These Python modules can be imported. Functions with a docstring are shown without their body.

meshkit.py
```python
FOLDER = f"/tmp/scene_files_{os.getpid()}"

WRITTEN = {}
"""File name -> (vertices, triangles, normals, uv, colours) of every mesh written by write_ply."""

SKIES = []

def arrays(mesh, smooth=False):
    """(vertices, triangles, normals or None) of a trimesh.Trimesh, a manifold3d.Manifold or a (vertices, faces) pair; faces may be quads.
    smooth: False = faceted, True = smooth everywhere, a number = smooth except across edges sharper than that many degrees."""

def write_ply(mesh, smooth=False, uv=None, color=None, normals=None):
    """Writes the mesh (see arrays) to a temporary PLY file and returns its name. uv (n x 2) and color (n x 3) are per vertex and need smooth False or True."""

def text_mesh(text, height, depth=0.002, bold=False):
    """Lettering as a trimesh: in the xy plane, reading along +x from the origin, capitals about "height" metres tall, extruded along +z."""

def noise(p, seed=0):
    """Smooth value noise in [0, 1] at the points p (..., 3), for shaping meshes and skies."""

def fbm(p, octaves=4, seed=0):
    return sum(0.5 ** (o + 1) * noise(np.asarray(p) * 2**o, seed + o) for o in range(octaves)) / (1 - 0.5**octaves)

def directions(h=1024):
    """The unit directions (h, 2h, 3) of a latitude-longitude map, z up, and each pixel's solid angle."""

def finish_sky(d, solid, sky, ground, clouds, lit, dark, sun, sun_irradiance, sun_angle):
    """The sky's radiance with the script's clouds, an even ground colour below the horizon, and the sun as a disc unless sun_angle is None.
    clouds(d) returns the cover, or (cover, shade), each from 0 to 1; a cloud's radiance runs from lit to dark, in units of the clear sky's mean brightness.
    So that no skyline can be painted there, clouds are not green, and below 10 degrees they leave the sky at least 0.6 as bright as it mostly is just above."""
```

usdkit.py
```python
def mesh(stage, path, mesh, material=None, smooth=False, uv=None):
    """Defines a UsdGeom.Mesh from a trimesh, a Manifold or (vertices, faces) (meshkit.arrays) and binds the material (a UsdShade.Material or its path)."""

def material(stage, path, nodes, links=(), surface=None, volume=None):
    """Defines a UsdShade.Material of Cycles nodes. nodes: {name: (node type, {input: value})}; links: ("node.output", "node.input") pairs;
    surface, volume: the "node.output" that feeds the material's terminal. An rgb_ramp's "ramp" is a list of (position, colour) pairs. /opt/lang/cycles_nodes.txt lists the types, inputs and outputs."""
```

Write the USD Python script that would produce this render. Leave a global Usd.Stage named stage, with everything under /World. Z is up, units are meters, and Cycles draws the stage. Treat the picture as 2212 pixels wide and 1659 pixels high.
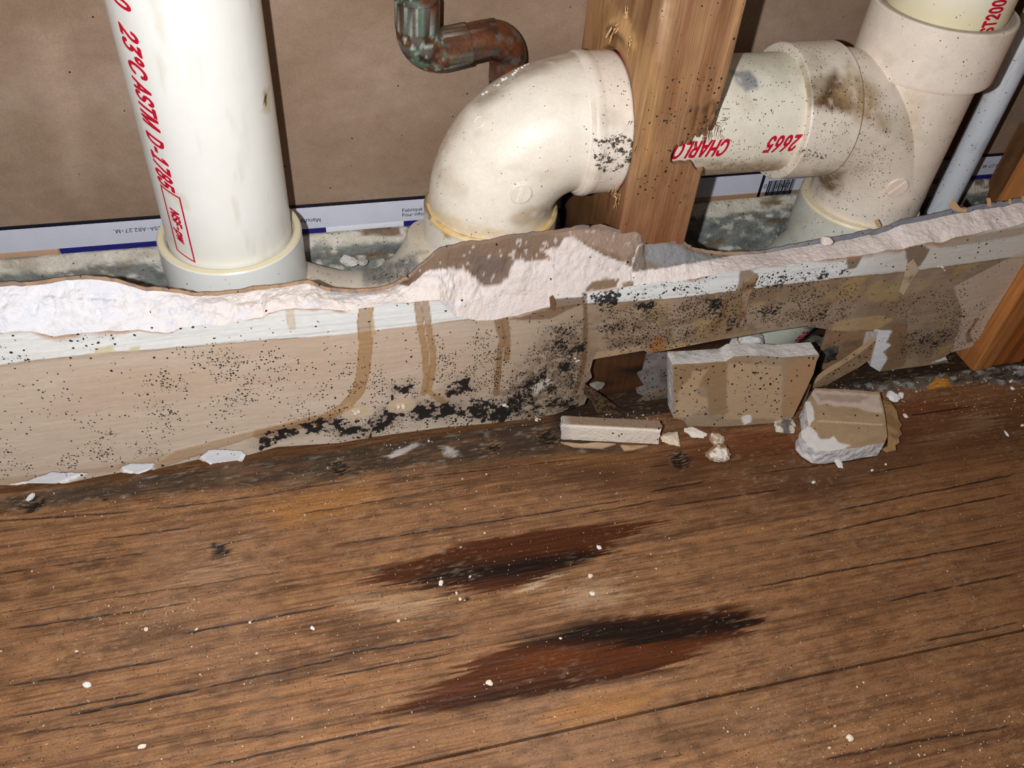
import math, random
import numpy as np, trimesh, shapely, manifold3d as m3
from shapely.geometry import Polygon, LineString
import usdkit, meshkit
from meshkit import noise, fbm
from pxr import Usd, UsdGeom, UsdLux, UsdShade, Gf, Sdf, Vt

stage = Usd.Stage.CreateInMemory()
UsdGeom.Xform.Define(stage, '/World')
UsdGeom.Scope.Define(stage, '/World/Looks')
rng = np.random.default_rng(7)
random.seed(7)
MM = 0.001                                                   # everything below is worked out in millimetres

# ------------------------------------------------------------------ camera, light, exposure
EYE = np.array([163.14, -312.34, 359.63])
HEADING, PITCH, ROLL, FPX = 0.31044, 0.78281, 0.09827, 1843.64
W, H = 2212, 1659
EXPOSURE = 0.58
FLASH = 11500.0
AMBIENT = 0.02
FWD = np.array([math.sin(HEADING) * math.cos(PITCH), math.cos(HEADING) * math.cos(PITCH), -math.sin(PITCH)])
_r = np.array([math.cos(HEADING), -math.sin(HEADING), 0.0]); _u = np.cross(_r, FWD)
RIGHT = math.cos(ROLL) * _r + math.sin(ROLL) * _u
UP = -math.sin(ROLL) * _r + math.cos(ROLL) * _u
cam = UsdGeom.Camera.Define(stage, '/World/camera')
cam.AddTransformOp().Set(Gf.Matrix4d(*RIGHT, 0, *UP, 0, *(-FWD), 0, *(EYE * MM), 1))
cam.CreateHorizontalApertureAttr(36.0); cam.CreateFocalLengthAttr(36.0 * FPX / W)
cam.CreateClippingRangeAttr(Gf.Vec2f(0.02, 50)); cam.CreateExposureAttr(EXPOSURE)
fl = UsdLux.SphereLight.Define(stage, '/World/flash')       # the phone's own flash, left of its lens
fl.CreateRadiusAttr(0.0032); fl.CreateIntensityAttr(FLASH); fl.CreateColorAttr(Gf.Vec3f(0.985, 0.99, 1.0))
fl.AddTranslateOp().Set(Gf.Vec3d(*((EYE - 36 * RIGHT + 0 * UP) * MM)))
dome = UsdLux.DomeLight.Define(stage, '/World/ambient_fill')  # weak even dome added to fill the shadows, stands in for room bounce
dome.CreateIntensityAttr(AMBIENT); dome.CreateColorAttr(Gf.Vec3f(1.0, 0.95, 0.9))

# ------------------------------------------------------------------ helpers
def ray(x, y): return FWD + RIGHT * ((x - W / 2) / FPX) - UP * ((y - H / 2) / FPX)
def aty(x, y, Y): d = ray(x, y); return EYE + d * (Y - EYE[1]) / d[1]      # point of the photograph on the plane y = Y
def atz(x, y, Z): d = ray(x, y); return EYE + d * (Z - EYE[2]) / d[2]
def on_y(pts, Y): return np.array([aty(x, y, Y)[[0, 2]] for x, y in pts])
def on_z(pts, Z=0.0): return np.array([atz(x, y, Z)[:2] for x, y in pts])
def S(r, g=None, b=None):
    c = np.array([r, g, b] if g is not None else [r, r, r], float) / 255
    return np.where(c < 0.04045, c / 12.92, ((c + 0.055) / 1.055) ** 2.4)
def P3(v, f=1.0): return np.asarray(v, float) * f
def inside(uv, poly, rag=0.0, freq=1.0, seed=0, soft=0.0):
    """0..1 mask of the points uv (mm) in the polygon, with its outline roughened."""
    uv = np.asarray(uv, float)
    if rag:
        q = np.c_[uv * freq, np.zeros(len(uv))]
        uv = uv + rag * 2 * np.c_[fbm(q, 3, seed) - .5, fbm(q + 31.7, 3, seed + 5) - .5]
    pg = Polygon(poly).buffer(0)
    if soft <= 0: return shapely.contains_xy(pg, uv[:, 0], uv[:, 1]).astype(float)
    pt = shapely.points(uv); ins = shapely.contains_xy(pg, uv[:, 0], uv[:, 1])
    d = shapely.distance(pg.boundary, pt) * np.where(ins, 1, -1)
    return np.clip(.5 + d / (2 * soft), 0, 1)
def near(uv, line, width, rag=0.0, freq=1.0, seed=0):
    uv = np.asarray(uv, float)
    if rag:
        q = np.c_[uv * freq, np.zeros(len(uv))]
        uv = uv + rag * 2 * np.c_[fbm(q, 3, seed) - .5, fbm(q + 31.7, 3, seed + 5) - .5]
    return shapely.distance(LineString(line), shapely.points(uv)) < width / 2
def blend(col, color, a):
    a = np.asarray(a, float)[:, None]
    return col * (1 - a) + np.asarray(color) * a

_used = {}
def numbered(path):
    n = _used.get(path, 0); _used[path] = n + 1
    return path if n == 0 else f'{path}_{n:03d}'
def props(prim, label=None, cat=None, group=None, kind=None):
    for k, v in (('label', label), ('category', cat), ('group', group), ('kind', kind)):
        if v: prim.SetCustomDataByKey(k, v)
    return prim
def thing(name, label, cat=None, group=None, kind=None):
    x = UsdGeom.Xform.Define(stage, numbered('/World/' + name))
    return props(x.GetPrim(), label, cat, group, kind)
def put(parent, name, mesh, mat, col=None, msk=None, smooth=True, label=None, cat=None, group=None, kind=None):
    """One Mesh prim (given in mm) under parent (a prim) or /World. col, msk: constants, arrays, or functions of the vertices."""
    base = parent.GetPath().pathString if parent else '/World'
    v, f, n = meshkit.arrays(mesh, smooth)
    m = usdkit.mesh(stage, numbered(base + '/' + name), (v * MM, f), mat, smooth=False)
    if n is not None:
        m.CreateNormalsAttr(Vt.Vec3fArray.FromNumpy(n.astype(np.float32))); m.SetNormalsInterpolation('vertex')
    for nm, c in (('col', col), ('msk', msk)):
        if c is None: c = np.array([0.5, .5, .5]) if nm == 'col' else np.zeros(3)
        if callable(c): c = c(v)
        c = np.broadcast_to(np.asarray(c, float), (len(v), 3))
        UsdGeom.PrimvarsAPI(m).CreatePrimvar(nm, Sdf.ValueTypeNames.Color3fArray, 'vertex').Set(Vt.Vec3fArray.FromNumpy(np.ascontiguousarray(c, dtype=np.float32)))
    return props(m.GetPrim(), label, cat, group, kind)

# ------------------------------------------------------------------ materials
def paint(name, rough=.6, var=.15, vscale=(300, 300, 300), detail=5, fine=None, fine_amt=0.0, bump=.3, bscale=(900, 900, 900), bdist=.0006,
          dots=420., mold=(.007, .006, .006), spec=.4, wet_rough=.2, metallic=0.0, distortion=0.0, sss=0.0, rmax=.42):
    """Colour from the mesh's own colours (col), grain from noise, mould from its three masks (msk: specks, blotches, wet)."""
    N = {
        'col': ('attribute', {'attribute': 'col'}), 'msk': ('attribute', {'attribute': 'msk'}), 'sep': ('separate_color', {}),
        'pos': ('geometry', {}),
        'map': ('mapping', {'scale': vscale}), 'n': ('noise_texture', {'scale': 1., 'detail': float(detail), 'roughness': .62, 'distortion': distortion}),
        'v': ('map_range', {'from_min': .25, 'from_max': .75, 'to_min': 1 - var, 'to_max': 1 + var}),
        'mul': ('vector_math', {'math_type': 'scale'}),
        'bm': ('mapping', {'scale': bscale}), 'bn': ('noise_texture', {'scale': 1., 'detail': 5., 'roughness': .6}),
        'bump': ('bump', {'strength': bump, 'distance': bdist}),
        'jn': ('noise_texture', {'scale': 900., 'detail': 2.}), 'js': ('vector_math', {'math_type': 'multiply_add', 'vector2': (.0009, .0009, .0009)}),
        'vo': ('voronoi_texture', {'scale': dots, 'use_normalize': False}), 'vs': ('separate_color', {}),
        'pres': ('math', {'math_type': 'less_than'}),
        'rad': ('map_range', {'from_min': 0., 'from_max': 1., 'to_min': .13, 'to_max': rmax}),
        'dd': ('math', {'math_type': 'subtract'}), 'dk': ('math', {'math_type': 'multiply', 'value2': 14., 'use_clamp': True}), 'dm': ('math', {'math_type': 'multiply'}),
        'bl': ('noise_texture', {'scale': 520., 'detail': 7., 'roughness': .72}), 'b1': ('map_range', {'from_min': .28, 'from_max': .72, 'to_min': 1., 'to_max': 0.}),
        'b2': ('math', {'math_type': 'add'}), 'b3': ('math', {'math_type': 'subtract', 'value2': 1.0}), 'b4': ('math', {'math_type': 'multiply', 'value2': 9., 'use_clamp': True}),
        'mx': ('math', {'math_type': 'maximum'}), 'mxs': ('math', {'math_type': 'multiply', 'value2': .97}),
        'mc': ('mix_color', {'blend_type': 'mix', 'b': mold}),
        'rg': ('map_range', {'from_min': 0., 'from_max': 1., 'to_min': rough, 'to_max': wet_rough}),
        'p': ('principled_bsdf', {'specular_ior_level': spec, 'metallic': metallic, 'subsurface_weight': sss, 'subsurface_scale': .003, 'subsurface_radius': (1., .8, .6)}),
    }
    L = [('msk.color', 'sep.color'), ('pos.position', 'map.vector'), ('map.vector', 'n.vector'), ('n.fac', 'v.value'), ('col.color', 'mul.vector1'), ('v.result', 'mul.scale'),
         ('pos.position', 'bm.vector'), ('bm.vector', 'bn.vector'), ('bn.fac', 'bump.height'), ('bump.normal', 'p.normal'),
         ('pos.position', 'jn.vector'), ('jn.color', 'js.vector1'), ('pos.position', 'js.vector3'), ('js.vector', 'vo.vector'),
         ('vo.color', 'vs.color'), ('vs.r', 'pres.value1'), ('sep.r', 'pres.value2'), ('vs.g', 'rad.value'), ('rad.result', 'dd.value1'), ('vo.distance', 'dd.value2'),
         ('dd.value', 'dk.value1'), ('dk.value', 'dm.value1'), ('pres.value', 'dm.value2'),
         ('pos.position', 'bl.vector'), ('bl.fac', 'b1.value'), ('b1.result', 'b2.value1'), ('sep.g', 'b2.value2'), ('b2.value', 'b3.value1'), ('b3.value', 'b4.value1'),
         ('b4.value', 'mx.value1'), ('dm.value', 'mx.value2'), ('mx.value', 'mxs.value1'), ('mul.vector', 'mc.a'), ('mxs.value', 'mc.fac'), ('mc.result', 'p.base_color'),
         ('sep.b', 'rg.value'), ('rg.result', 'p.roughness')]
    if fine:
        N['fm'] = ('mapping', {'scale': fine}); N['fn'] = ('noise_texture', {'scale': 1., 'detail': 6., 'roughness': .7})
        N['fv'] = ('map_range', {'from_min': .3, 'from_max': .7, 'to_min': 1 - fine_amt, 'to_max': 1 + fine_amt}); N['mul2'] = ('vector_math', {'math_type': 'scale'})
        L = [l for l in L if l != ('mul.vector', 'mc.a')] + [('pos.position', 'fm.vector'), ('fm.vector', 'fn.vector'), ('fn.fac', 'fv.value'), ('mul.vector', 'mul2.vector1'), ('fv.result', 'mul2.scale'), ('mul2.vector', 'mc.a')]
    return usdkit.material(stage, '/World/Looks/' + name, N, L, surface='p.BSDF')

M_PAPER = paint('face_paper', rough=.8, var=.09, vscale=(260, 260, 900), bump=.25, bscale=(1500, 1500, 2500), bdist=.0004, spec=.25, dots=760., rmax=.62)
M_GYPSUM = paint('gypsum', rough=.9, var=.05, bump=.75, bscale=(700, 700, 700), bdist=.0012, spec=.15, dots=600.)
M_KRAFT = paint('kraft_paper', rough=.8, var=.10, vscale=(110, 110, 160), fine=(1300, 1300, 1300), fine_amt=.14, bump=.3, bscale=(1600, 1600, 1600), bdist=.0003, spec=.25, dots=800.)
M_TAPE = paint('end_tape_paper', rough=.55, var=.04, vscale=(120, 120, 120), bump=.15, spec=.35)
M_PVC = paint('pvc', rough=.33, var=.03, vscale=(60, 60, 60), bump=.06, bscale=(400, 400, 400), bdist=.0006, spec=.5, dots=900., mold=(.16, .13, .10), sss=.0)
M_PVCD = paint('dirty_pvc', rough=.42, var=.07, vscale=(140, 140, 140), fine=(700, 700, 700), fine_amt=.05, bump=.22, bscale=(900, 900, 900), bdist=.0005, spec=.45, dots=1000., mold=(.05, .04, .03))
M_STUD = paint('stud_wood', rough=.6, var=.2, vscale=(420, 420, 11), detail=6, fine=(1900, 1900, 50), fine_amt=.26, bump=.5, bscale=(1100, 1100, 40), bdist=.0009, spec=.35, dots=600., mold=(.03, .018, .012), distortion=.5)
M_FLOOR = paint('plywood', rough=.55, var=.16, vscale=(45, 330, 330), detail=8, fine=(900, 2300, 2300), fine_amt=.36, bump=.5, bscale=(350, 1500, 1500), bdist=.0006, spec=.3, dots=1300., mold=(.02, .013, .009), wet_rough=.24, distortion=.3)
M_MORTAR = paint('mortar', rough=.85, var=.18, vscale=(160, 160, 160), fine=(700, 700, 700), fine_amt=.15, bump=.8, bscale=(500, 500, 500), bdist=.0015, spec=.25, dots=800., mold=(.05, .04, .03))
M_COPPER = paint('copper_patina', rough=.42, var=.2, vscale=(180, 180, 180), fine=(700, 700, 700), fine_amt=.2, bump=.4, bscale=(500, 500, 500), bdist=.0008, spec=.5, metallic=.35, dots=300.)
M_PRINT = paint('red_print', rough=.5, var=.1, vscale=(900, 900, 900), bump=.0)
M_INK = paint('ink', rough=.6, var=.05, bump=.0)
M_CRUMB = paint('plaster_crumb', rough=.9, var=.08, bump=.6, bscale=(1200, 1200, 1200), bdist=.0006, spec=.15)

# ------------------------------------------------------------------ shape helpers
def gridfaces(nu, nv, closed=False):
    i, j = np.meshgrid(np.arange(nu - (0 if closed else 1)), np.arange(nv - 1), indexing='ij')
    a = i * nv + j; b = ((i + 1) % nu) * nv + j
    q = np.stack([a, b, b + 1, a + 1], -1).reshape(-1, 4)
    return np.vstack([q[:, [0, 1, 2]], q[:, [0, 2, 3]]])
def fix(v, f):
    m = trimesh.Trimesh(v, f, process=False); 
    return m
def axes(d):
    d = np.asarray(d, float) / np.linalg.norm(d)
    a = np.cross(d, [0, 0, 1.0] if abs(d[2]) < .9 else [1.0, 0, 0]); a /= np.linalg.norm(a)
    return d, a, np.cross(d, a)
def dense(profile, step):
    out = [profile[0]]
    for p, q in zip(profile[:-1], profile[1:]):
        n = max(1, int(np.ceil(np.hypot(q[0] - p[0], q[1] - p[1]) / step)))
        out += [(p[0] + (q[0] - p[0]) * k / n, p[1] + (q[1] - p[1]) * k / n) for k in range(1, n + 1)]
    return np.array(out)
def lathe(profile, origin, direction=(0, 0, 1), segs=140, step=1.6):
    """A solid of revolution: profile of (radius, height) from the bottom centre round to the top centre."""
    pr = dense(profile, step); d, a, b = axes(direction)
    ang = np.arange(segs) * 2 * np.pi / segs
    ring = np.cos(ang)[:, None] * a + np.sin(ang)[:, None] * b
    v = np.asarray(origin, float) + ring[:, None] * pr[None, :, :1] + d * pr[None, :, 1:]
    return v.reshape(-1, 3), gridfaces(segs, len(pr), True)
def sweep(path, radii, segs=96):
    p = np.asarray(path, float); t = np.gradient(p, axis=0); t /= np.linalg.norm(t, axis=1, keepdims=True)
    _, a, _ = axes(t[0]); fr = []
    for k in range(len(p)):
        a = a - t[k] * (a @ t[k]); a /= np.linalg.norm(a); fr.append((a, np.cross(t[k], a)))
    ang = np.arange(segs) * 2 * np.pi / segs; r = np.broadcast_to(radii, (len(p),))
    v = np.stack([p[k] + r[k] * (np.cos(ang)[:, None] * fr[k][0] + np.sin(ang)[:, None] * fr[k][1]) for k in range(len(p))], 1)
    return v.reshape(-1, 3), gridfaces(segs, len(p), True)
def capped(path, radii, segs=96):
    p = np.asarray(path, float); r = np.broadcast_to(radii, (len(p),)).copy().astype(float)
    p = np.vstack([p[:1] + (p[0] - p[1]) * 1e-3, p, p[-1:] + (p[-1] - p[-2]) * 1e-3]); r = np.r_[.01, r, .01]
    return sweep(p, r, segs)
def arc(c, u, w, R, a0, a1, n):
    a = np.linspace(a0, a1, n)[:, None]
    return np.asarray(c, float) + R * (np.cos(a) * np.asarray(u, float) + np.sin(a) * np.asarray(w, float))
def outward(mesh):
    v, f = mesh; t = trimesh.Trimesh(v, f, process=False)
    return (v, f[:, ::-1]) if t.volume < 0 else (v, f)
def box(x0, x1, y0, y1, z0, z1, bev=0.0):
    if bev:
        pts = [[x, y, z] for x in (x0 + bev, x1 - bev) for y in (y0 + bev, y1 - bev) for z in (z0 + bev, z1 - bev)]
        P = np.vstack([np.array(pts) + bev * np.array(d) for d in ([1, 0, 0], [-1, 0, 0], [0, 1, 0], [0, -1, 0], [0, 0, 1], [0, 0, -1])])
        return trimesh.convex.convex_hull(P)
    return trimesh.creation.box(extents=[x1 - x0, y1 - y0, z1 - z0], transform=trimesh.transformations.translation_matrix([(x0 + x1) / 2, (y0 + y1) / 2, (z0 + z1) / 2]))
def slab(poly, res, front, back, rows=6, rough=0.0, freq=.25, seed=0, side=None):
    """A broken sheet: front(uv) and back(uv) give the 3-D points of its two faces. Returns front, wall and back meshes."""
    pg = Polygon(poly).buffer(0)
    if pg.geom_type != 'Polygon': pg = max(pg.geoms, key=lambda g: g.area)
    x0, y0, x1, y1 = pg.bounds
    xs = np.arange(x0 - res, x1 + 2 * res, res); ys = np.arange(y0 - res, y1 + 2 * res, res)
    nx, ny = len(xs), len(ys)
    cx, cy = np.meshgrid(xs[:-1] + res / 2, ys[:-1] + res / 2, indexing='ij')
    keep = shapely.contains_xy(pg, cx.ravel(), cy.ravel()).reshape(nx - 1, ny - 1)
    i, j = np.nonzero(keep); a = i * ny + j
    q = np.stack([a, a + ny, a + ny + 1, a + 1], 1)
    used, inv = np.unique(q, return_inverse=True); q = inv.reshape(-1, 4)
    uv = np.stack(np.meshgrid(xs, ys, indexing='ij'), -1).reshape(-1, 2)[used]
    e = np.vstack([q[:, [0, 1]], q[:, [1, 2]], q[:, [2, 3]], q[:, [3, 0]]])
    key = np.sort(e, 1); _, idx, cnt = np.unique(key, axis=0, return_index=True, return_counts=True)
    be = e[idx[cnt == 1]]; bv = np.unique(be)
    pt = shapely.points(uv[bv]); pr = shapely.line_interpolate_point(pg.exterior, shapely.line_locate_point(pg.exterior, pt))
    sn = np.c_[shapely.get_x(pr), shapely.get_y(pr)]; ok = np.linalg.norm(sn - uv[bv], axis=1) < 1.3 * res
    uv[bv[ok]] = sn[ok]
    F, B = front(uv), back(uv)
    f3 = np.vstack([q[:, [0, 1, 2]], q[:, [0, 2, 3]]])
    remap = -np.ones(len(uv), int); remap[bv] = np.arange(len(bv))
    t = np.linspace(0, 1, rows + 1)
    wv = F[bv][:, None] * (1 - t)[None, :, None] + B[bv][:, None] * t[None, :, None]
    wt = np.broadcast_to(t, wv.shape[:2])
    if rough:
        amp = (np.sin(np.pi * t) ** .5)[None, :, None] * rough * 2
        q3 = wv * freq
        wv = wv + amp * np.stack([fbm(q3, 4, seed) - .5, (fbm(q3 + 17, 4, seed + 1) - .5), fbm(q3 + 47, 4, seed + 2) - .5], -1)
    if side is not None: wv = side(wv, wt)
    a, b = remap[be[:, 0]], remap[be[:, 1]]; n = rows + 1
    qs = [np.stack([b * n + k, a * n + k, a * n + k + 1, b * n + k + 1], 1) for k in range(rows)]
    qs = np.vstack(qs); wf = np.vstack([qs[:, [0, 1, 2]], qs[:, [0, 2, 3]]])
    return (F, f3), (wv.reshape(-1, 3), wf, wt.ravel()), (B, f3[:, ::-1])
def closed_slab(poly, res, front, back, **k):
    (F, f), (wv, wf, wt), (B, g) = slab(poly, res, front, back, **k)
    t = np.r_[np.zeros(len(F)), wt, np.ones(len(B))]; side = np.r_[np.zeros(len(F)), np.ones(len(wv)), 2 * np.ones(len(B))]
    return np.vstack([F, wv, B]), np.vstack([f, wf + len(F), g + len(F) + len(wv)]), t, side
def lump(size, seed, squash=1.0, sub=4, rough=.45):
    m = trimesh.creation.icosphere(subdivisions=sub, radius=1.0); v = np.array(m.vertices)
    r = np.random.default_rng(seed); k = np.array([1, r.uniform(.6, .95), r.uniform(.5, .8) * squash])
    d = 1 + rough * 2 * (fbm(v * 1.6 + seed * 3.1, 3, seed) - .5)
    for _ in range(5):                                             # broken faces
        n = r.normal(size=3); n /= np.linalg.norm(n); h = v @ n
        d = np.minimum(d, np.where(h > .55, .72 / np.maximum(h, .3), 9))
    d = d * (1 + .3 * (fbm(v * 4.5 + seed, 3, seed + 2) - .5))
    v = v * d[:, None] * k * size / 2
    a = r.uniform(0, 6.28); R = np.array([[math.cos(a), -math.sin(a), 0], [math.sin(a), math.cos(a), 0], [0, 0, 1]])
    return v @ R.T, np.array(m.faces)
def stand(mesh, x, y, z):
    v, f = mesh; v = v - [0, 0, v[:, 2].min()]
    return v + [x, y, z - .05], f
def letters(text, height, bold=True, shear=0.0, stretch=1.0, cell=1.2):
    t = meshkit.text_mesh(text, height, .12, bold); v = np.array(t.vertices); w = v[:, 0].max()
    t = trimesh.Trimesh(v, t.faces)
    v, f = trimesh.remesh.subdivide_to_size(t.vertices, t.faces, cell)
    v = v.copy(); v[:, 0] = v[:, 0] * stretch + shear * v[:, 1]
    return v, f
def on_cylinder(tm, c, along, up0, r, lift=.05, arc_offset=0.0):
    """Lettering laid round a pipe: along = reading direction (its axis), up0 = the letters' up where they start."""
    v, f = tm; along = np.asarray(along, float); up0 = np.asarray(up0, float); e0 = np.cross(along, up0)
    th = (v[:, 1] + arc_offset) / r; rr = r + lift + v[:, 2]
    return np.asarray(c, float) + along * v[:, :1] + rr[:, None] * (np.cos(th)[:, None] * e0 + np.sin(th)[:, None] * up0), f
def on_flat(tm, o, along, up):
    v, f = tm; along = np.asarray(along, float); up = np.asarray(up, float)
    return np.asarray(o, float) + v[:, :1] * along + v[:, 1:2] * up + v[:, 2:] * np.cross(along, up), f
def cast(pxl, mesh):
    """Where the line of sight through a pixel meets a mesh: point and normal."""
    v, f = mesh; D = ray(*pxl); D = D / np.linalg.norm(D); a, b, c = v[f[:, 0]], v[f[:, 1]], v[f[:, 2]]
    e1, e2 = b - a, c - a; h = np.cross(D, e2); det = (e1 * h).sum(1); det = np.where(np.abs(det) < 1e-12, 1e-12, det)
    s = EYE - a; u = (s * h).sum(1) / det; q = np.cross(s, e1); w = (q @ D) / det; t = (e2 * q).sum(1) / det
    t = np.where((u >= 0) & (w >= 0) & (u + w <= 1) & (t > 1), t, 1e9); k = t.argmin(); n = np.cross(e1[k], e2[k]); n /= np.linalg.norm(n)
    return EYE + D * t[k], n if n @ D < 0 else -n
def px(v):
    d = np.asarray(v, float) - EYE; z = d @ FWD
    return np.c_[W / 2 + FPX * (d @ RIGHT) / z, H / 2 - FPX * (d @ UP) / z]


# ------------------------------------------------------------------ the setting: floor
JOINT = -174.4
STAIN_A = on_z([(885, 1262), (800, 1262), (850, 1225), (914, 1202), (999, 1176), (1063, 1159), (1149, 1147), (1255, 1132), (1330, 1128), (1430, 1122), (1350, 1165), (1298, 1202), (1234, 1232), (1149, 1258), (1106, 1272), (1008, 1279), (956, 1264)])
CORE_A = on_z([(890, 1262), (956, 1226), (1042, 1209), (1191, 1198), (1262, 1186), (1300, 1195), (1251, 1224), (1170, 1241), (999, 1258)])
STAIN_B = on_z([(1100, 1398), (1170, 1377), (1234, 1356), (1341, 1335), (1422, 1326), (1530, 1318), (1640, 1310), (1600, 1365), (1520, 1400), (1422, 1450), (1341, 1467), (1213, 1497), (1127, 1510), (1000, 1530), (830, 1540), (890, 1510), (939, 1488), (973, 1463), (1008, 1424)])
CORE_B = on_z([(1090, 1398), (1250, 1345), (1422, 1333), (1620, 1318), (1600, 1360), (1500, 1385), (1420, 1398), (1250, 1396)])
STREAK_B = on_z([(860, 1535), (950, 1500), (1060, 1482), (1230, 1478), (1420, 1440), (1380, 1462), (1213, 1497), (1127, 1512), (1000, 1530)])
GREYBAND = on_z([(-300, 1090), (0, 1075), (130, 1052), (330, 1022), (560, 985), (900, 930), (1200, 900), (1300, 950), (1380, 975), (1150, 985), (1000, 1000), (700, 1040), (400, 1065), (180, 1085), (0, 1112), (-300, 1150)])
DIRTLINE = on_z([(1700, 862), (1790, 835), (1950, 812), (2212, 785), (2500, 750), (2500, 800), (2212, 828), (2100, 830), (1960, 838), (1850, 858), (1760, 868)])
REDDISH = on_z([(1900, 880), (2020, 858), (2100, 880), (2060, 930), (1940, 960), (1700, 990), (1480, 1000), (1490, 960), (1600, 935), (1750, 940), (1900, 940)])
GOLD = [on_z(p) for p in ([(560, 1085), (760, 1050), (830, 1060), (760, 1110), (600, 1140)], [(1250, 965), (1400, 985), (1300, 1010), (1050, 1000)], [(1180, 1520), (1420, 1480), (1400, 1540), (1200, 1570)])]
PALE = [on_z(p) for p in ([(620, 1030), (700, 1000), (760, 1010), (680, 1040)], [(440, 1225), (475, 1205), (500, 1240), (470, 1262)], [(760, 1285), (950, 1290), (930, 1330), (800, 1330)],
                          [(1985, 900), (2130, 890), (2150, 930), (1990, 960)], [(1200, 1280), (1330, 1250), (1330, 1300), (1210, 1320)])]
DARKSMEAR = [on_z(p) for p in ([(1420, 990), (1480, 972), (1520, 990), (1490, 1060), (1440, 1050)], [(1240, 1000), (1370, 1010), (1360, 1040), (1220, 1030)], [(250, 1370), (420, 1340), (470, 1365), (300, 1400)], [(560, 1270), (640, 1250), (640, 1280), (560, 1290)],
                               [(420, 1500), (700, 1420), (760, 1430), (560, 1490)], [(700, 1330), (900, 1360), (820, 1400), (700, 1390)], [(1400, 1570), (1600, 1560), (1560, 1600), (1420, 1600)], [(1680, 1010), (1850, 1040), (1830, 1080), (1660, 1070)])]
HOLES = [(70, 1090, 7, 5), (735, 1008, 7, 5), (475, 1190, 6.4, 4.5), (1470, 992, 8, 6), (965, 975, 4.5, 4), (1068, 963, 4.5, 4), (1183, 946, 8, 6), (231, 1078, 1.6, 1.5), (1083, 1116, 1.0, 2.5), (1006, 1293, 1.8, 4)]
CRACKS = [((-200, 1140), (300, 1103), .9), ((300, 1103), (560, 1070), .6), ((560, 1070), (760, 1035), .5), ((0, 1482), (385, 1420), .9), ((0, 1362), (420, 1300), .7), ((0, 1550), (330, 1495), .7), ((140, 1545), (430, 1490), 1.3), ((430, 1490), (740, 1418), .7),
          ((0, 1237), (62, 1229), .6), ((205, 1165), (420, 1136), .7), ((420, 1190), (560, 1158), .5), ((100, 1225), (330, 1190), .5), ((0, 1330), (640, 1230), .4), ((380, 1370), (740, 1304), .8), ((700, 1180), (1390, 1075), .7), ((640, 1110), (1000, 1050), .6), ((820, 1040), (1300, 985), .5),
          ((1800, 1105), (2212, 1020), .8), ((1870, 1022), (2000, 1000), .6), ((1400, 1062), (1530, 1037), .8), ((1960, 898), (2100, 875), .8), ((1700, 1165), (2212, 1060), .7), ((1400, 1010), (1480, 995), .5), ((1990, 1385), (2212, 1340), .5), ((1650, 1020), (1900, 985), .5), ((1420, 1095), (1700, 1055), .6),
          ((700, 1420), (1000, 1370), .8), ((700, 1465), (980, 1408), .7), ((1600, 1270), (2212, 1160), .7), ((1900, 1300), (2212, 1235), .6), ((1750, 1645), (2212, 1560), .7), ((420, 1659), (900, 1560), .7), ((0, 1590), (300, 1550), .4), ((500, 1600), (640, 1575), .5), ((1400, 1645), (1480, 1628), .5), ((1250, 1110), (1420, 1080), .6)]

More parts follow.
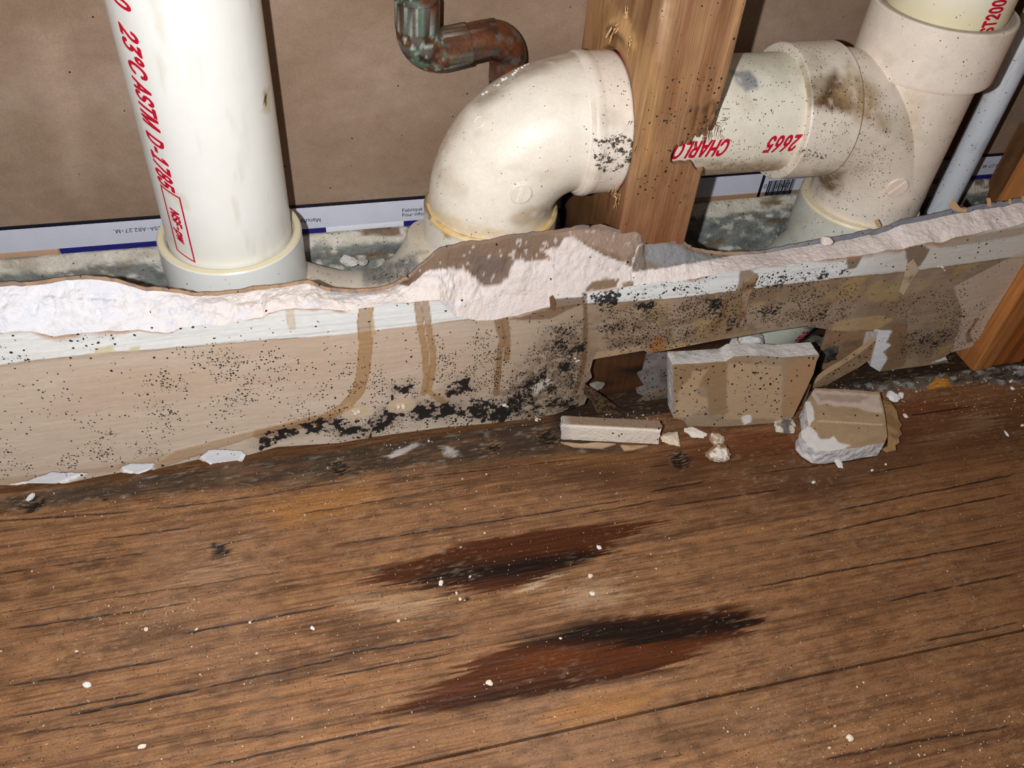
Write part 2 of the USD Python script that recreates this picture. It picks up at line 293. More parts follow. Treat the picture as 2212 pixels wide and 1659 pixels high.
def floor_colour(v):
    x, y = v[:, 0], v[:, 1]; uv = v[:, :2]
    g1 = fbm(np.c_[x * .006, y * .16, 0 * x + 3.3], 4, 11); g2 = fbm(np.c_[x * .02, y * .7, 0 * x + 9.1], 3, 12); g3 = fbm(np.c_[x * .012, y * .012, 0 * x], 3, 13)
    c = np.tile(S(145, 103, 70), (len(v), 1))
    c = blend(c, S(164, 114, 72), np.clip((g1 - .52) * 4, 0, 1) * .8)
    c = blend(c, S(108, 70, 44), np.clip((.48 - g1) * 5, 0, 1) * .85)
    c = blend(c, S(84, 54, 34), np.clip((g2 - .56) * 6, 0, 1) * .6); g4 = fbm(np.c_[x * .03, y * 1.6, 0 * x + 4], 3, 14); c = blend(c, S(70, 44, 28), np.clip((g4 - .60) * 8, 0, 1) * .5); c = blend(c, S(170, 128, 88), np.clip((.36 - g4) * 8, 0, 1) * .3)
    c = blend(c, S(150, 112, 84), np.clip((g3 - .53) * 6, 0, 1) * .5)
    iso = fbm(np.c_[x * .16, y * .3, 0 * x], 5, 15); c = blend(c, S(78, 54, 36), np.clip((iso - .54) * 5, 0, 1) * .45); c = blend(c, S(176, 130, 84), np.clip((.42 - iso) * 5, 0, 1) * .35)
    c = blend(c, S(120, 76, 46), np.clip((x - 300) / 260, 0, 1) * .45)
    rag = np.c_[x + 22 * (fbm(np.c_[x * .02, y * 1.1, 0 * x], 3, 21) - .5) * 2, y + 1.6 * (fbm(np.c_[x * .05, y * .3, 0 * x], 3, 22) - .5) * 2]
    for i, p in enumerate(GOLD): c = blend(c, S(178, 122, 62), inside(rag, p, 3, .1, i, 3) * .5)
    for i, p in enumerate(PALE): c = blend(c, S(190, 158, 124), inside(rag, p, 3, .12, 7 + i, 3) * .5)
    for i, p in enumerate(DARKSMEAR): c = blend(c, S(70, 46, 30), inside(rag, p, 3, .12, 17 + i, 3.5) * .6)
    c = blend(c, S(112, 58, 30), inside(rag, REDDISH, 4, .1, 31, 4) * .75)
    c = blend(c, S(88, 54, 31), inside(rag, on_z([(960, 990), (1300, 965), (1700, 960), (2250, 860), (2250, 960), (1900, 1040), (1500, 1085), (1150, 1050), (1000, 1030)]), 6, .08, 36, 9) * .6)
    gb = np.clip(inside(uv, GREYBAND, 3, .15, 41, 3), 0, 1) * np.clip(.8 + 1.0 * (fbm(np.c_[x * .1, y * .25, 0 * x], 4, 42) - .35), 0, 1)
    c = blend(c, S(68, 54, 42), gb * .95)
    lite = fbm(np.c_[x * .22, y * .5, 0 * x], 4, 43)
    c = blend(c, S(168, 158, 146), np.clip((lite - .64) * 8, 0, 1) * gb * .45)
    dl = inside(uv, DIRTLINE, 3, .2, 51, 2); c = blend(c, S(96, 88, 78), dl * .9)
    c = blend(c, S(38, 34, 30), np.clip((fbm(np.c_[x * .35, y * .35, 0 * x], 4, 52) - .5) * 8, 0, 1) * dl * .8)
    c = blend(c, S(186, 186, 186), np.clip((fbm(np.c_[x * .25, y * .25, 0 * x], 4, 53) - .58) * 10, 0, 1) * dl * .7)
    c = blend(c, S(196, 128, 44), inside(uv, on_z([(2020, 822), (2045, 815), (2052, 835), (2000, 842)]), 1.5, .4, 54, .6))
    band = inside(uv, on_z([(-300, 1065), (0, 1052), (560, 975), (810, 944), (1160, 899), (1210, 905), (1000, 935), (640, 985), (0, 1068)]), 1, .2, 55, 1.0); c = blend(c, S(104, 68, 38), band * .85)
    for p, s in ((STAIN_A, 61), (STAIN_B, 62)):
        c = blend(c, S(74, 33, 7), inside(rag, p, 2, .12, s, 1.0) * .97)
    c = blend(c, S(112, 56, 18), inside(rag, STAIN_B, 2, .1, 64, 2) * np.clip((fbm(np.c_[x * .02, y * .12, 0 * x], 3, 66) - .4) * 3, 0, 1) * .55)
    for p, s in ((CORE_A, 63), (CORE_B, 64), (STREAK_B, 65)):
        c = blend(c, S(24, 8, 2), inside(rag, p, 2.5, .12, s, 3.2) * (.97 if s != 65 else .6))
    c = blend(c, S(214, 190, 160), inside(rag, on_z([(1120, 1275), (1150, 1262), (1200, 1238), (1232, 1234), (1180, 1262), (1140, 1280)]), .6, .3, 67, .5) * .5)
    for (a, b, w), k in zip(CRACKS, range(99)):
        d = crack_dist(v, a, b); c = blend(c, S(26, 16, 10), np.clip(1.5 - d / (w * .55), 0, 1) * .97)
    for k, (hx, hy, r, dp) in enumerate(HOLES):
        ctr = atz(hx, hy, 0)[:2]; dd = np.linalg.norm(uv - ctr, axis=1) + r * .9 * (fbm(np.c_[uv * .4, 0 * x + k], 4, 71) - .5)
        c = blend(c, S(27, 19, 14), np.clip((r * .85 - dd) / (r * .25), 0, 1) * .96)
        c = blend(c, S(150, 120, 88), np.clip((fbm(np.c_[uv * 1.2, 0 * x + k], 3, 72) - .56) * 8, 0, 1) * ((dd < r * .95) & (r > 3)) * .7)
    c = blend(c, S(206, 200, 194), inside(uv, on_z([(830, 985), (900, 955), (910, 960), (850, 990)]), 1.4, .5, 73, .5) * .75)
    c = blend(c, S(196, 190, 184), inside(uv, on_z([(958, 962), (990, 972), (985, 988), (962, 985)]), 1.4, .5, 74, .5) * .75)
    dust = np.clip((fbm(np.c_[x * .5, y * .9, 0 * x], 4, 75) - .64) * 12, 0, 1) * np.clip((fbm(np.c_[x * .02, y * .02, 0 * x], 2, 76) - .42) * 5, 0, 1)
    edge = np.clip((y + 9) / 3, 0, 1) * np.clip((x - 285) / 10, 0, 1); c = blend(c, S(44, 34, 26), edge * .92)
    return blend(c, S(190, 164, 134), dust * .22)
def crack_dist(v, a, b):
    A, B = atz(*a, 0)[:2], atz(*b, 0)[:2]; x, y = v[:, 0], v[:, 1]
    t = (x - A[0]) / (B[0] - A[0]); yy = A[1] + (B[1] - A[1]) * t + 1.1 * (noise(np.c_[x * .03, 0 * x + A[1], 0 * x], 5) - .5) + .6 * (noise(np.c_[x * .2, 0 * x + A[1], 0 * x], 6) - .5)
    return np.abs(y - yy) + np.maximum(0, np.maximum(-t, t - 1)) * 60 + .5 * np.clip((.1 - np.minimum(t, 1 - t)) * 10, 0, 1)
def floor_wet(v):
    x, y = v[:, 0], v[:, 1]; w = np.zeros((len(v), 3))
    w[:, 0] = .12; w[:, 2] = np.clip(inside(v[:, :2], STAIN_A, 3, .1, 61, 3) + inside(v[:, :2], STAIN_B, 3, .1, 62, 3), 0, 1) * .3
    return w
def sheet(xs, ys, front_cut, seed):
    X, Y = np.meshgrid(xs, ys, indexing='ij'); v = np.c_[X.ravel(), Y.ravel(), np.zeros(X.size)]
    z = .55 * (fbm(np.c_[v[:, 0] * .01, v[:, 1] * .3, v[:, 2]], 3, seed) - .5) + .5 * (fbm(np.c_[v[:, 0] * .08, v[:, 1] * 1.3, v[:, 2]], 2, seed + 1) - .5)
    for a, b, w in CRACKS:
        z -= np.clip(1.15 - crack_dist(v, a, b) / (w * .5), 0, 1) * (.5 + w * .6)
    for k, (hx, hy, r, dp) in enumerate(HOLES):
        d = np.linalg.norm(v[:, :2] - atz(hx, hy, 0)[:2], axis=1)
        z += np.where(d < r * 1.3, (-dp * .35 * np.clip(1 - d / (r * .8), 0, 1)), 0)
    dl = inside(v[:, :2], DIRTLINE, 3, .2, 51, 2); z += dl * (1.0 + 2.6 * (fbm(v * .3, 4, 97) - .4))
    z += inside(v[:, :2], GREYBAND, 3, .15, 41, 3) * .9 * (fbm(v * .5, 3, 98) - .5)
    v[:, 2] = np.minimum(z - .15, 2.2)
    nx, ny = X.shape; f = gridfaces(nx, ny)
    edge = np.r_[np.arange(ny), (np.arange(1, nx) * ny + ny - 1), ((nx - 1) * ny + np.arange(ny - 2, -1, -1)), np.arange(nx - 2, 0, -1) * ny]
    lo = v[edge].copy(); lo[:, 2] = -15.0; n = len(edge); o = len(v); k = np.arange(n); k1 = (k + 1) % n
    wf = np.vstack([np.stack([edge[k], o + k, o + k1], 1), np.stack([edge[k], o + k1, edge[k1]], 1)])[:, ::-1]
    return np.vstack([v, lo]), np.vstack([f, wf])
XS = np.unique(np.r_[np.arange(-700, -80, 40), np.arange(-80, 660, 2.1), np.arange(660, 1300, 40)])
floor = thing('floor', 'water-stained bare plywood subfloor with dark wet patches and dried dirt by the wall', kind='structure')
YA = np.unique(np.r_[np.arange(JOINT, 14, .45), np.arange(14, 130, 12)]); YB = np.unique(np.r_[np.arange(-900, -262, 30), np.arange(-262, JOINT - 1.1, .6), JOINT - 1.1])
def slantedge(v, f, far):                                          # the joint between the sheets is a sawn edge that wanders a little
    w = np.abs(v[:, 1] - far) < 40; k = np.clip(1 - np.abs(v[:, 1] - far) / 40, 0, 1)
    v[:, 1] += w * k * (1.2 * (noise(np.c_[v[:, 0] * .01, 0 * v[:, 0], 0 * v[:, 0]], 5) - .5)); return v, f
put(floor, 'plywood_sheet', slantedge(*sheet(XS, YA, True, 101), JOINT), M_FLOOR, floor_colour, floor_wet, label='plywood sheet with the dark wet stains, running up to the wall')
put(floor, 'plywood_sheet', slantedge(*sheet(XS, YB, False, 131), JOINT - 1.1), M_FLOOR, floor_colour, floor_wet, label='plywood sheet in front of the long open joint')
V, F = [], []                                                      # torn wood fibres standing up round the nail holes and along the dirt
def fibre(V, F, p, d, L, w, bend):
    n = 5; t = np.linspace(0, 1, n); d = np.asarray(d, float) / np.linalg.norm(d); s = np.cross(d, [0, 0, 1]); s = s / (np.linalg.norm(s) + 1e-9)
    c = np.asarray(p, float) + d * (t * L)[:, None] + np.c_[0 * t, 0 * t, bend * t * t * L]
    ring = np.concatenate([c + s * (w * (1 - .8 * t))[:, None], c + [0, 0, w * .8], c - s * (w * (1 - .8 * t))[:, None]]).reshape(3, n, 3)
    b = sum(len(q) for q in V); V.append(ring.reshape(-1, 3)); F.append(gridfaces(3, n, True) + b)
for hx, hy, r, dp in HOLES:
    if r < 3: continue
    for _ in range(9):
        a = rng.uniform(0, 6.28); p = atz(hx, hy, 0) + np.array([math.cos(a), math.sin(a), 0]) * r * rng.uniform(.35, .85)
        fibre(V, F, p + [0, 0, -.3], [math.cos(a + rng.normal(0, 1)), math.sin(a + rng.normal(0, 1)), rng.uniform(.1, .9)], rng.uniform(1, 3.2), rng.uniform(.07, .15), rng.uniform(-.5, .2))
for _ in range(90):
    q = (rng.uniform(0, 1350), 0); yy = 1112 - q[0] * .108 + rng.normal(0, 14); p = atz(q[0], yy, .3)
    fibre(V, F, p, [rng.choice([-1, 1]), rng.normal(0, .35), rng.uniform(0, .15)], rng.uniform(2, 8), rng.uniform(.08, .2), rng.uniform(-.1, .1))
put(floor, 'torn_fibre', (np.vstack(V), np.vstack(F)), M_STUD, S(188, 150, 108), kind='stuff', label='pale torn wood fibres round the nail holes')

# ------------------------------------------------------------------ the setting: back wall (the rear face of the next room's wallboard)
YW, ZB = 102.0, 70.5
wb = thing('wall_back', 'brown paper back of the wallboard across the wall cavity', kind='structure')
X, Z = np.meshgrid(np.arange(-700, 1301, 5.0), np.arange(ZB, 520, 5.0), indexing='ij')
v = np.c_[X.ravel(), YW + .25 * (fbm(np.c_[X.ravel() * .02, Z.ravel() * .02, 0 * X.ravel()], 3, 3) - .5), Z.ravel()]; f = gridfaces(*X.shape)
def kraft(v):
    n = fbm(np.c_[v[:, 0] * .02, 0 * v[:, 0], v[:, 2] * .025], 4, 5); c = np.tile(S(150, 126, 106), (len(v), 1))
    c = blend(c, S(168, 146, 128), np.clip((n - .55) * 6, 0, 1) * .6); c = blend(c, S(132, 107, 86), np.clip((.46 - n) * 6, 0, 1) * .5)
    return blend(c, S(186, 160, 140), inside(v[:, [0, 2]], on_y([(60, 60), (130, 60), (180, 330), (190, 440), (140, 400)], YW), 4, .06, 8, 6) * .45)
put(wb, 'wallboard_panel', outward((np.vstack([v, v + [0, 12.7, 0]]), np.vstack([f, f[:, ::-1] + len(v)]))), M_KRAFT, kraft, [.006, 0, 0], label='brown kraft paper face')
ZT0, ZT1 = 73.6, 87.6
et = put(wb, 'end_tape', box(-700, 1300, YW - .45, YW + .2, ZT0, ZT1), M_TAPE, lambda v: np.tile(S(206, 208, 222), (len(v), 1)), label='white printed paper tape along the wallboard edge')
put(et, 'printed_line', box(-700, 1300, YW - .5, YW - .1, ZT1, ZT1 + 1.9), M_INK, S(14, 12, 26))
def span(a, b, yp): return aty(a, yp, YW)[0], aty(b, yp, YW)[0]
for a, b, yp, colr in ((128, 352, 535, S(24, 26, 112)), (652, 704, 499, S(24, 26, 112)), (872, 915, 485, S(24, 26, 112)), (2085, 2175, 375, S(24, 26, 112)), (1205, 1240, 470, S(24, 26, 112)),
                       (-250, 128, 545, S(196, 158, 128)), (1500, 1640, 430, S(170, 128, 96)), (1975, 2050, 385, S(170, 128, 96)), (704, 872, 492, S(226, 228, 238))):
    x0, x1 = span(a, b, yp); put(et, 'printed_stripe', box(x0, x1, YW - .55, YW, ZB - .2, ZT0), M_INK, colr)
def tape_text(text, p, h, flip, stretch=1.0):
    t = letters(text, h, False, 0, stretch); wd = t[0][:, 0].max(); o = aty(*p, YW); o[1] = YW - .42
    put(et, 'lettering', on_flat(t, o, [-1, 0, 0] if flip else [1, 0, 0], [0, 0, -1] if flip else [0, 0, 1]), M_INK, S(26, 26, 40), smooth=False)
tape_text('CAN/CSA-A82.27-M.', (382, 485), 2.3, True, .96)
tape_text('Manufactured', (693, 470), 2.3, True)
tape_text('Fabriqué en', (868, 457), 2.1, False); tape_text('Pour information', (868, 467), 2.1, False)
tape_text('2193', (1708, 394), 2.9, True); tape_text('0', (1658, 397), 2.9, True); tape_text('CAN/CSA-A82.27-M.', (2212, 349), 2.3, True)
x0 = aty(1638, 410, YW)[0]; put(et, 'printed_bar', box(x0, x0 + 1.9, YW - .55, YW, ZB, ZT1), M_INK, S(12, 12, 16))
bx = aty(1653, 415, YW)[0]; B = []
for k, w in enumerate([.9, .9, .35, .5, 1.0, .35, .35, .8, .35, .35, 1.1, .35, .8, .5, .35, .9, .35, .35]):
    B.append(box(bx, bx + w, YW - .55, YW, ZB + .3, ZT0 + 8.2)); bx += w + [.45, .5, .6, .35][k % 4]
put(et, 'barcode', trimesh.util.concatenate(B), M_INK, S(22, 24, 34), smooth=False)

# sole plates (gaps where the pipes go down) and the mortar-smeared ledge at the foot of the back wall
def plate_col(v): return blend(np.tile(S(86, 54, 30), (len(v), 1)), S(40, 26, 18), np.clip((fbm(v * [.02, .2, .2], 3, 9) - .42) * 4, 0, 1))
for k, (a, b, y0, y1, lab) in enumerate(((-700, 84, 13.2, 88, 'wooden sole plate hidden behind the left end of the broken drywall strip'), (302, 398, 13.2, 101, 'dark wooden sole plate under the notched stud'), (478, 545, 13.2, 25, 'reddish sole plate seen below the right end of the drywall strip'), (545, 1300, 13.2, 101, 'wooden sole plate under the rear right stud'))):
    m = box(a, b, y0, y1, .4, 37.8); put(None, 'sole_plate', trimesh.remesh.subdivide_to_size(m.vertices, m.faces, 14) if b - a < 500 else m, M_STUD, plate_col if b - a < 500 else S(70, 45, 27), smooth=False, kind='structure', label=lab)
xs = np.arange(-300, 800, 1.5); prof = np.array([(YW + 8, 70), (YW - .6, 69.2), (YW - 1.5, 68.4), (YW - 4.5, 65), (YW - 5.5, 61), (YW - 6.5, 56), (YW - 8.5, 48), (YW - 11, 41), (YW - 15, 38.2), (70, 37), (28, 36.5)], float)
s = np.linspace(0, 1, 70); q = np.r_[0, np.cumsum(np.hypot(*np.diff(prof, axis=0).T))]; q /= q[-1]; s = s ** .9 * np.interp(s, [0, .7, 1], [.62, .8, 1]); s[-1] = 1
PY, PZ = np.interp(s, q, prof[:, 0]), np.interp(s, q, prof[:, 1])
v = np.stack([np.repeat(xs, len(s)), np.tile(PY, len(xs)), np.tile(PZ, len(xs))], 1)
n = fbm(v * .09, 4, 17) - .5; k = np.clip((v[:, 1] - 76) / 10, 0, 1) * np.clip((YW + 1 - v[:, 1]) / 2, 0, 1)
v[:, 2] += 5 * n * k; v[:, 1] -= np.maximum(0, 7 * (fbm(v * .05, 3, 19) - .45)) * k
def ledge(v):
    n = fbm(v * .12, 4, 23); m = fbm(v * [.05, .1, .16], 4, 27); c = np.tile(S(132, 135, 130), (len(v), 1))
    up = np.clip((v[:, 2] - 62 + 10 * (n - .5)) / 2, 0, 1)
    c = blend(c, S(214, 206, 190), up * .95); c = blend(c, S(116, 92, 66), np.clip((m - .54) * 9, 0, 1) * (.35 + .55 * (v[:, 0] > 150)))
    c = blend(c, S(96, 101, 97), np.clip((n - .5) * 6, 0, 1) * (1 - up) * .8); return blend(c, S(222, 216, 206), np.clip((fbm(v * .2, 4, 29) - .58) * 10, 0, 1) * .8)
put(None, 'mortar_ledge', outward((v, gridfaces(len(xs), len(s))[:, ::-1])) if False else (v, gridfaces(len(xs), len(s))[:, ::-1]), M_MORTAR, ledge, [.10, 0, 0], kind='structure', label='grey mortar-smeared ledge below the printed tape at the foot of the back wall')

# ------------------------------------------------------------------ the setting: what is left of the front wallboard
TEAR = [(-260, 728), (0, 716), (63, 714), (119, 727), (175, 718), (297, 711), (329, 719), (420, 702), (524, 692), (566, 685), (580, 675), (636, 664), (750, 672), (789, 661), (880, 652), (950, 648), (962, 660), (985, 682), (1030, 692), (1082, 688), (1117, 682), (1185, 662), (1195, 642), (1261, 630), (1299, 629), (1350, 619), (1430, 609),
        (1600, 584), (1720, 568), (1824, 555), (1954, 535), (1975, 531), (2100, 505), (2212, 481), (2300, 462)]
BACK = [(-260, 640), (0, 614), (95, 609), (140, 600), (200, 600), (260, 606), (292, 612), (315, 622), (365, 627), (400, 631), (470, 633), (560, 622), (640, 612), (668, 608), (700, 622), (760, 629), (800, 627), (850, 614), (880, 598), (900, 580), (925, 560), (950, 540), (1000, 522), (1055, 523), (1090, 512), (1180, 503), (1255, 490), (1300, 489), (1345, 500), (1372, 496), (1388, 505), (1392, 522), (1445, 521), (1478, 524),
        (1500, 537), (1545, 546), (1590, 548), (1640, 545), (1760, 524), (1850, 510), (1910, 498), (1945, 482), (2000, 473), (2060, 459), (2130, 447), (2212, 434), (2300, 420)]
ZF = on_y(TEAR, 0.0); ZK = on_y(BACK, 13.0); XLEFT = -230.0
ZF = np.vstack([[XLEFT - 5, 102], [-140, 104], ZF]); ZK = np.vstack([[XLEFT - 5, 116], [-150, 111], [-90, 117], ZK])
def ragged(Z, amp, seed):
    x = np.arange(Z[0, 0], Z[-1, 0], .6); z = np.interp(x, Z[:, 0], Z[:, 1])
    n = fbm(np.c_[x * .12, 0 * x, 0 * x], 5, seed) - .5; m = np.maximum(0, noise(np.c_[x * .09, 0 * x, 0 * x], seed + 9) - .72) * 6
    return np.c_[x, z + amp * (2.2 * n - m)]
ZF = ragged(ZF, .9, 191); ZK = ragged(ZK, .75, 195)
def zf(x): return np.interp(x, ZF[:, 0], ZF[:, 1])
def zk(x): return np.interp(x, ZK[:, 0], ZK[:, 1])
XEND = 566.5
BOTTOM = [(-260, 1085), (0, 1048), (120, 1049), (190, 1034), (262, 1020), (295, 1028), (340, 1012), (430, 992), (455, 1006), (520, 1001), (532, 984), (600, 965), (733, 957), (810, 944), (950, 923), (1055, 912), (1160, 899), (1196, 893), (1236, 882), (1262, 872), (1272, 850), (1262, 832), (1279, 815), (1275, 800), (1281, 777), (1340, 766), (1392, 757), (1400, 764),
          (1440, 757), (1480, 749), (1520, 741), (1560, 733), (1600, 727), (1650, 718), (1690, 712), (1740, 704), (1800, 714), (1850, 717), (1897, 715), (1891, 745), (1884, 772), (1880, 791), (1900, 803), (1960, 795), (2050, 783), (2043, 770), (2054, 762), (2100, 750), (2110, 735), (2130, 725), (2160, 712)]
bot = on_y(BOTTOM, 0.0); outline = np.vstack([[[XLEFT, .8], [-140, .6]], bot, [[XEND, 30], [XEND, float(zf(XEND))]], ZF[::-1][(ZF[::-1][:, 0] < XEND - 1) & (ZF[::-1][:, 0] > XLEFT)]])
wf_ = thing('wall_front', 'broken mouldy strip of painted drywall left standing along the floor', kind='structure')
def front(uv):
    x, z = uv[:, 0], uv[:, 1]; p = np.c_[x, z, 0 * x]
    y = .5 * (fbm(p * .03, 3, 201) - .5) + .22 * (fbm(p * [.08, .6, 1], 3, 202) - .5) - np.clip((z - 84.6) * 2, 0, 1) * .25
    y += 1.4 * inside(uv, CHIP1, .8, .5, 1, .5) + 1.4 * inside(uv, CHIP2, .8, .5, 2, .5) + 1.4 * inside(uv, CHIP3, .8, .5, 3, .5) - .35 * inside(uv, SEAM, .5, .4, 4, .4)
    y -= np.clip((330 - x) / 80, 0, 1) * np.clip((x - 200) / 80, 0, 1) * np.clip((25 - z) / 25, 0, 1) * 2.0
    return np.c_[x, y, z]
def backf(uv):
    x, z = uv[:, 0], uv[:, 1]; t = np.clip((z - 55) / np.maximum(zf(x) - 55, 1), 0, 1)
    return np.c_[x, 13 + 0 * x, np.where(z > 55, 55 + t * (zk(x) - 1.2 - 55), z)]
Q = lambda pts: on_y(pts, 0.0)
CHIP1, CHIP2, CHIP3 = Q([(20, 1046), (60, 1040), (110, 1022), (190, 1024), (160, 1036), (120, 1051), (60, 1050)]), Q([(260, 1012), (280, 1003), (335, 1002), (325, 1018), (293, 1030), (268, 1020)]), Q([(432, 990), (452, 972), (520, 975), (532, 985), (515, 1000), (455, 1008)])
SEAM = Q([(380, 972), (560, 925), (640, 905), (700, 893), (760, 870), (765, 880), (690, 908), (560, 938), (420, 985), (340, 1012), (330, 1005)])
TAPELINE = [(-300, 812), (0, 787), (210, 762), (420, 748), (600, 732), (730, 724), (950, 697), (1255, 655), (1300, 655), (1450, 645), (1591, 628), (1820, 600), (1980, 584), (2090, 569), (2212, 551), (2400, 520)]
TL = np.vstack([[XLEFT - 10, 84], Q(TAPELINE)])
RUNS = [([(792, 662), (786, 700), (790, 740), (785, 800), (775, 845), (745, 880), (700, 905), (640, 920), (560, 938)], 7.0, S(164, 124, 72)), ([(902, 655), (908, 700), (918, 760), (922, 815), (915, 850)], 3.6, S(158, 120, 70)), ([(918, 653), (925, 700), (935, 760), (935, 800), (925, 845), (960, 870)], 3.6, S(158, 120, 70)),
        ([(1075, 692), (1085, 730), (1078, 780), (1072, 850)], 3.8, S(132, 96, 54)), ([(1090, 692), (1096, 730), (1095, 775)], 3.8, S(132, 96, 54)), ([(1263, 632), (1265, 700), (1262, 780), (1250, 830), (1240, 850)], 2.6, S(104, 74, 44)), ([(625, 668), (628, 690), (632, 706)], 4.0, S(214, 198, 170)), ([(800, 662), (806, 720)], 2.0, S(190, 160, 118)),
        ([(1570, 650), (1555, 690), (1540, 718)], 3.0, S(122, 88, 50)), ([(2110, 690), (2090, 720), (2095, 738)], 3.0, S(134, 92, 50))]
BLACKS = [[(790, 925), (835, 885), (860, 890), (850, 915), (800, 945)], [(860, 895), (900, 872), (1000, 870), (1010, 895), (900, 910)], [(548, 965), (570, 935), (620, 925), (645, 925), (640, 945), (600, 950), (560, 975)], [(640, 915), (690, 900), (720, 905), (715, 935), (660, 938)], [(712, 905), (740, 905), (790, 915), (830, 885), (850, 835), (890, 828), (905, 845), (860, 850), (840, 890), (870, 885), (850, 910), (810, 920), (780, 945), (730, 948)], [(900, 872), (960, 868), (985, 875), (960, 900), (905, 898)],
          [(955, 845), (985, 818), (1010, 815), (1030, 840), (1000, 855), (960, 860)], [(1000, 880), (1060, 868), (1120, 880), (1090, 910), (1020, 905)], [(1250, 905), (1275, 880), (1240, 870), (1205, 885)]]
SPECKS = [([(0, 840), (60, 830), (180, 840), (160, 900), (60, 880)], .25), ([(0, 950), (80, 990), (340, 950), (340, 1010), (100, 1030), (0, 1030)], .42), ([(140, 900), (240, 900), (240, 950), (180, 930)], .28), ([(260, 900), (345, 850), (390, 900), (385, 945), (330, 940)], .34), ([(310, 780), (380, 760), (500, 740), (640, 780), (590, 890), (480, 900), (450, 850), (320, 850)], .36),
          ([(430, 745), (500, 740), (520, 830), (460, 830)], .6), ([(640, 830), (760, 810), (740, 890), (640, 910)], .35), ([(740, 780), (900, 790), (900, 900), (740, 900)], .4), ([(0, 740), (60, 745), (50, 790), (0, 790)], .35), ([(130, 720), (280, 715), (270, 745), (150, 745)], .3), ([(940, 720), (1080, 720), (1100, 830), (1000, 870), (930, 860)], .55),
          ([(1080, 830), (1160, 760), (1190, 700), (1262, 690), (1262, 860), (1180, 880), (1100, 890)], .98), ([(1262, 640), (1360, 615), (1600, 590), (1600, 630), (1450, 640), (1300, 650)], .62), ([(1270, 650), (1420, 650), (1430, 700), (1300, 690)], .9), ([(1430, 660), (1590, 640), (1580, 690), (1440, 700)], .6), ([(1620, 640), (1640, 600), (1830, 560), (1820, 600), (1700, 620)], .9),
          ([(1610, 670), (1690, 650), (1700, 700), (1620, 700)], .75), ([(1690, 640), (1860, 620), (1830, 690), (1790, 700), (1700, 690)], .75), ([(1300, 690), (1480, 690), (1500, 740), (1280, 770)], .55), ([(1900, 640), (2080, 620), (2060, 760), (1930, 780)], .35), ([(2030, 690), (2120, 650), (2110, 740), (2050, 760)], .5), ([(700, 900), (1200, 880), (1180, 900), (720, 950)], .5), ([(1480, 690), (1620, 690), (1500, 740)], .3), ([(0, 600), (2300, 500), (2300, 1000), (0, 1100)], .035)]
BLOT = [([(1090, 850), (1190, 760), (1262, 690), (1262, 870), (1120, 900)], .56), ([(1170, 700), (1262, 680), (1262, 760), (1180, 790)], .5), ([(1000, 860), (1262, 830), (1250, 890), (1010, 905)], .55), ([(1270, 640), (1350, 630), (1340, 690), (1280, 690)], .6), ([(1370, 640), (1440, 645), (1430, 690), (1380, 690)], .6), ([(1740, 650), (1810, 640), (1790, 700), (1740, 700)], .58), ([(1280, 690), (1500, 690), (1480, 745), (1290, 770)], .44), ([(1500, 650), (1560, 635), (1570, 690), (1510, 690)], .58), ([(1910, 720), (2060, 700), (2040, 760), (1930, 780)], .42),
        ([(1640, 600), (1830, 565), (1825, 595), (1650, 635)], .52), ([(1610, 670), (1690, 650), (1700, 700), (1620, 700)], .5), ([(1440, 700), (1620, 670), (1600, 720), (1450, 740)], .42), ([(2040, 690), (2115, 660), (2105, 740), (2060, 755)], .44), ([(230, 915), (330, 960), (300, 1010), (150, 1000)], .36), ([(330, 860), (390, 880), (370, 940), (335, 920)], .36)]
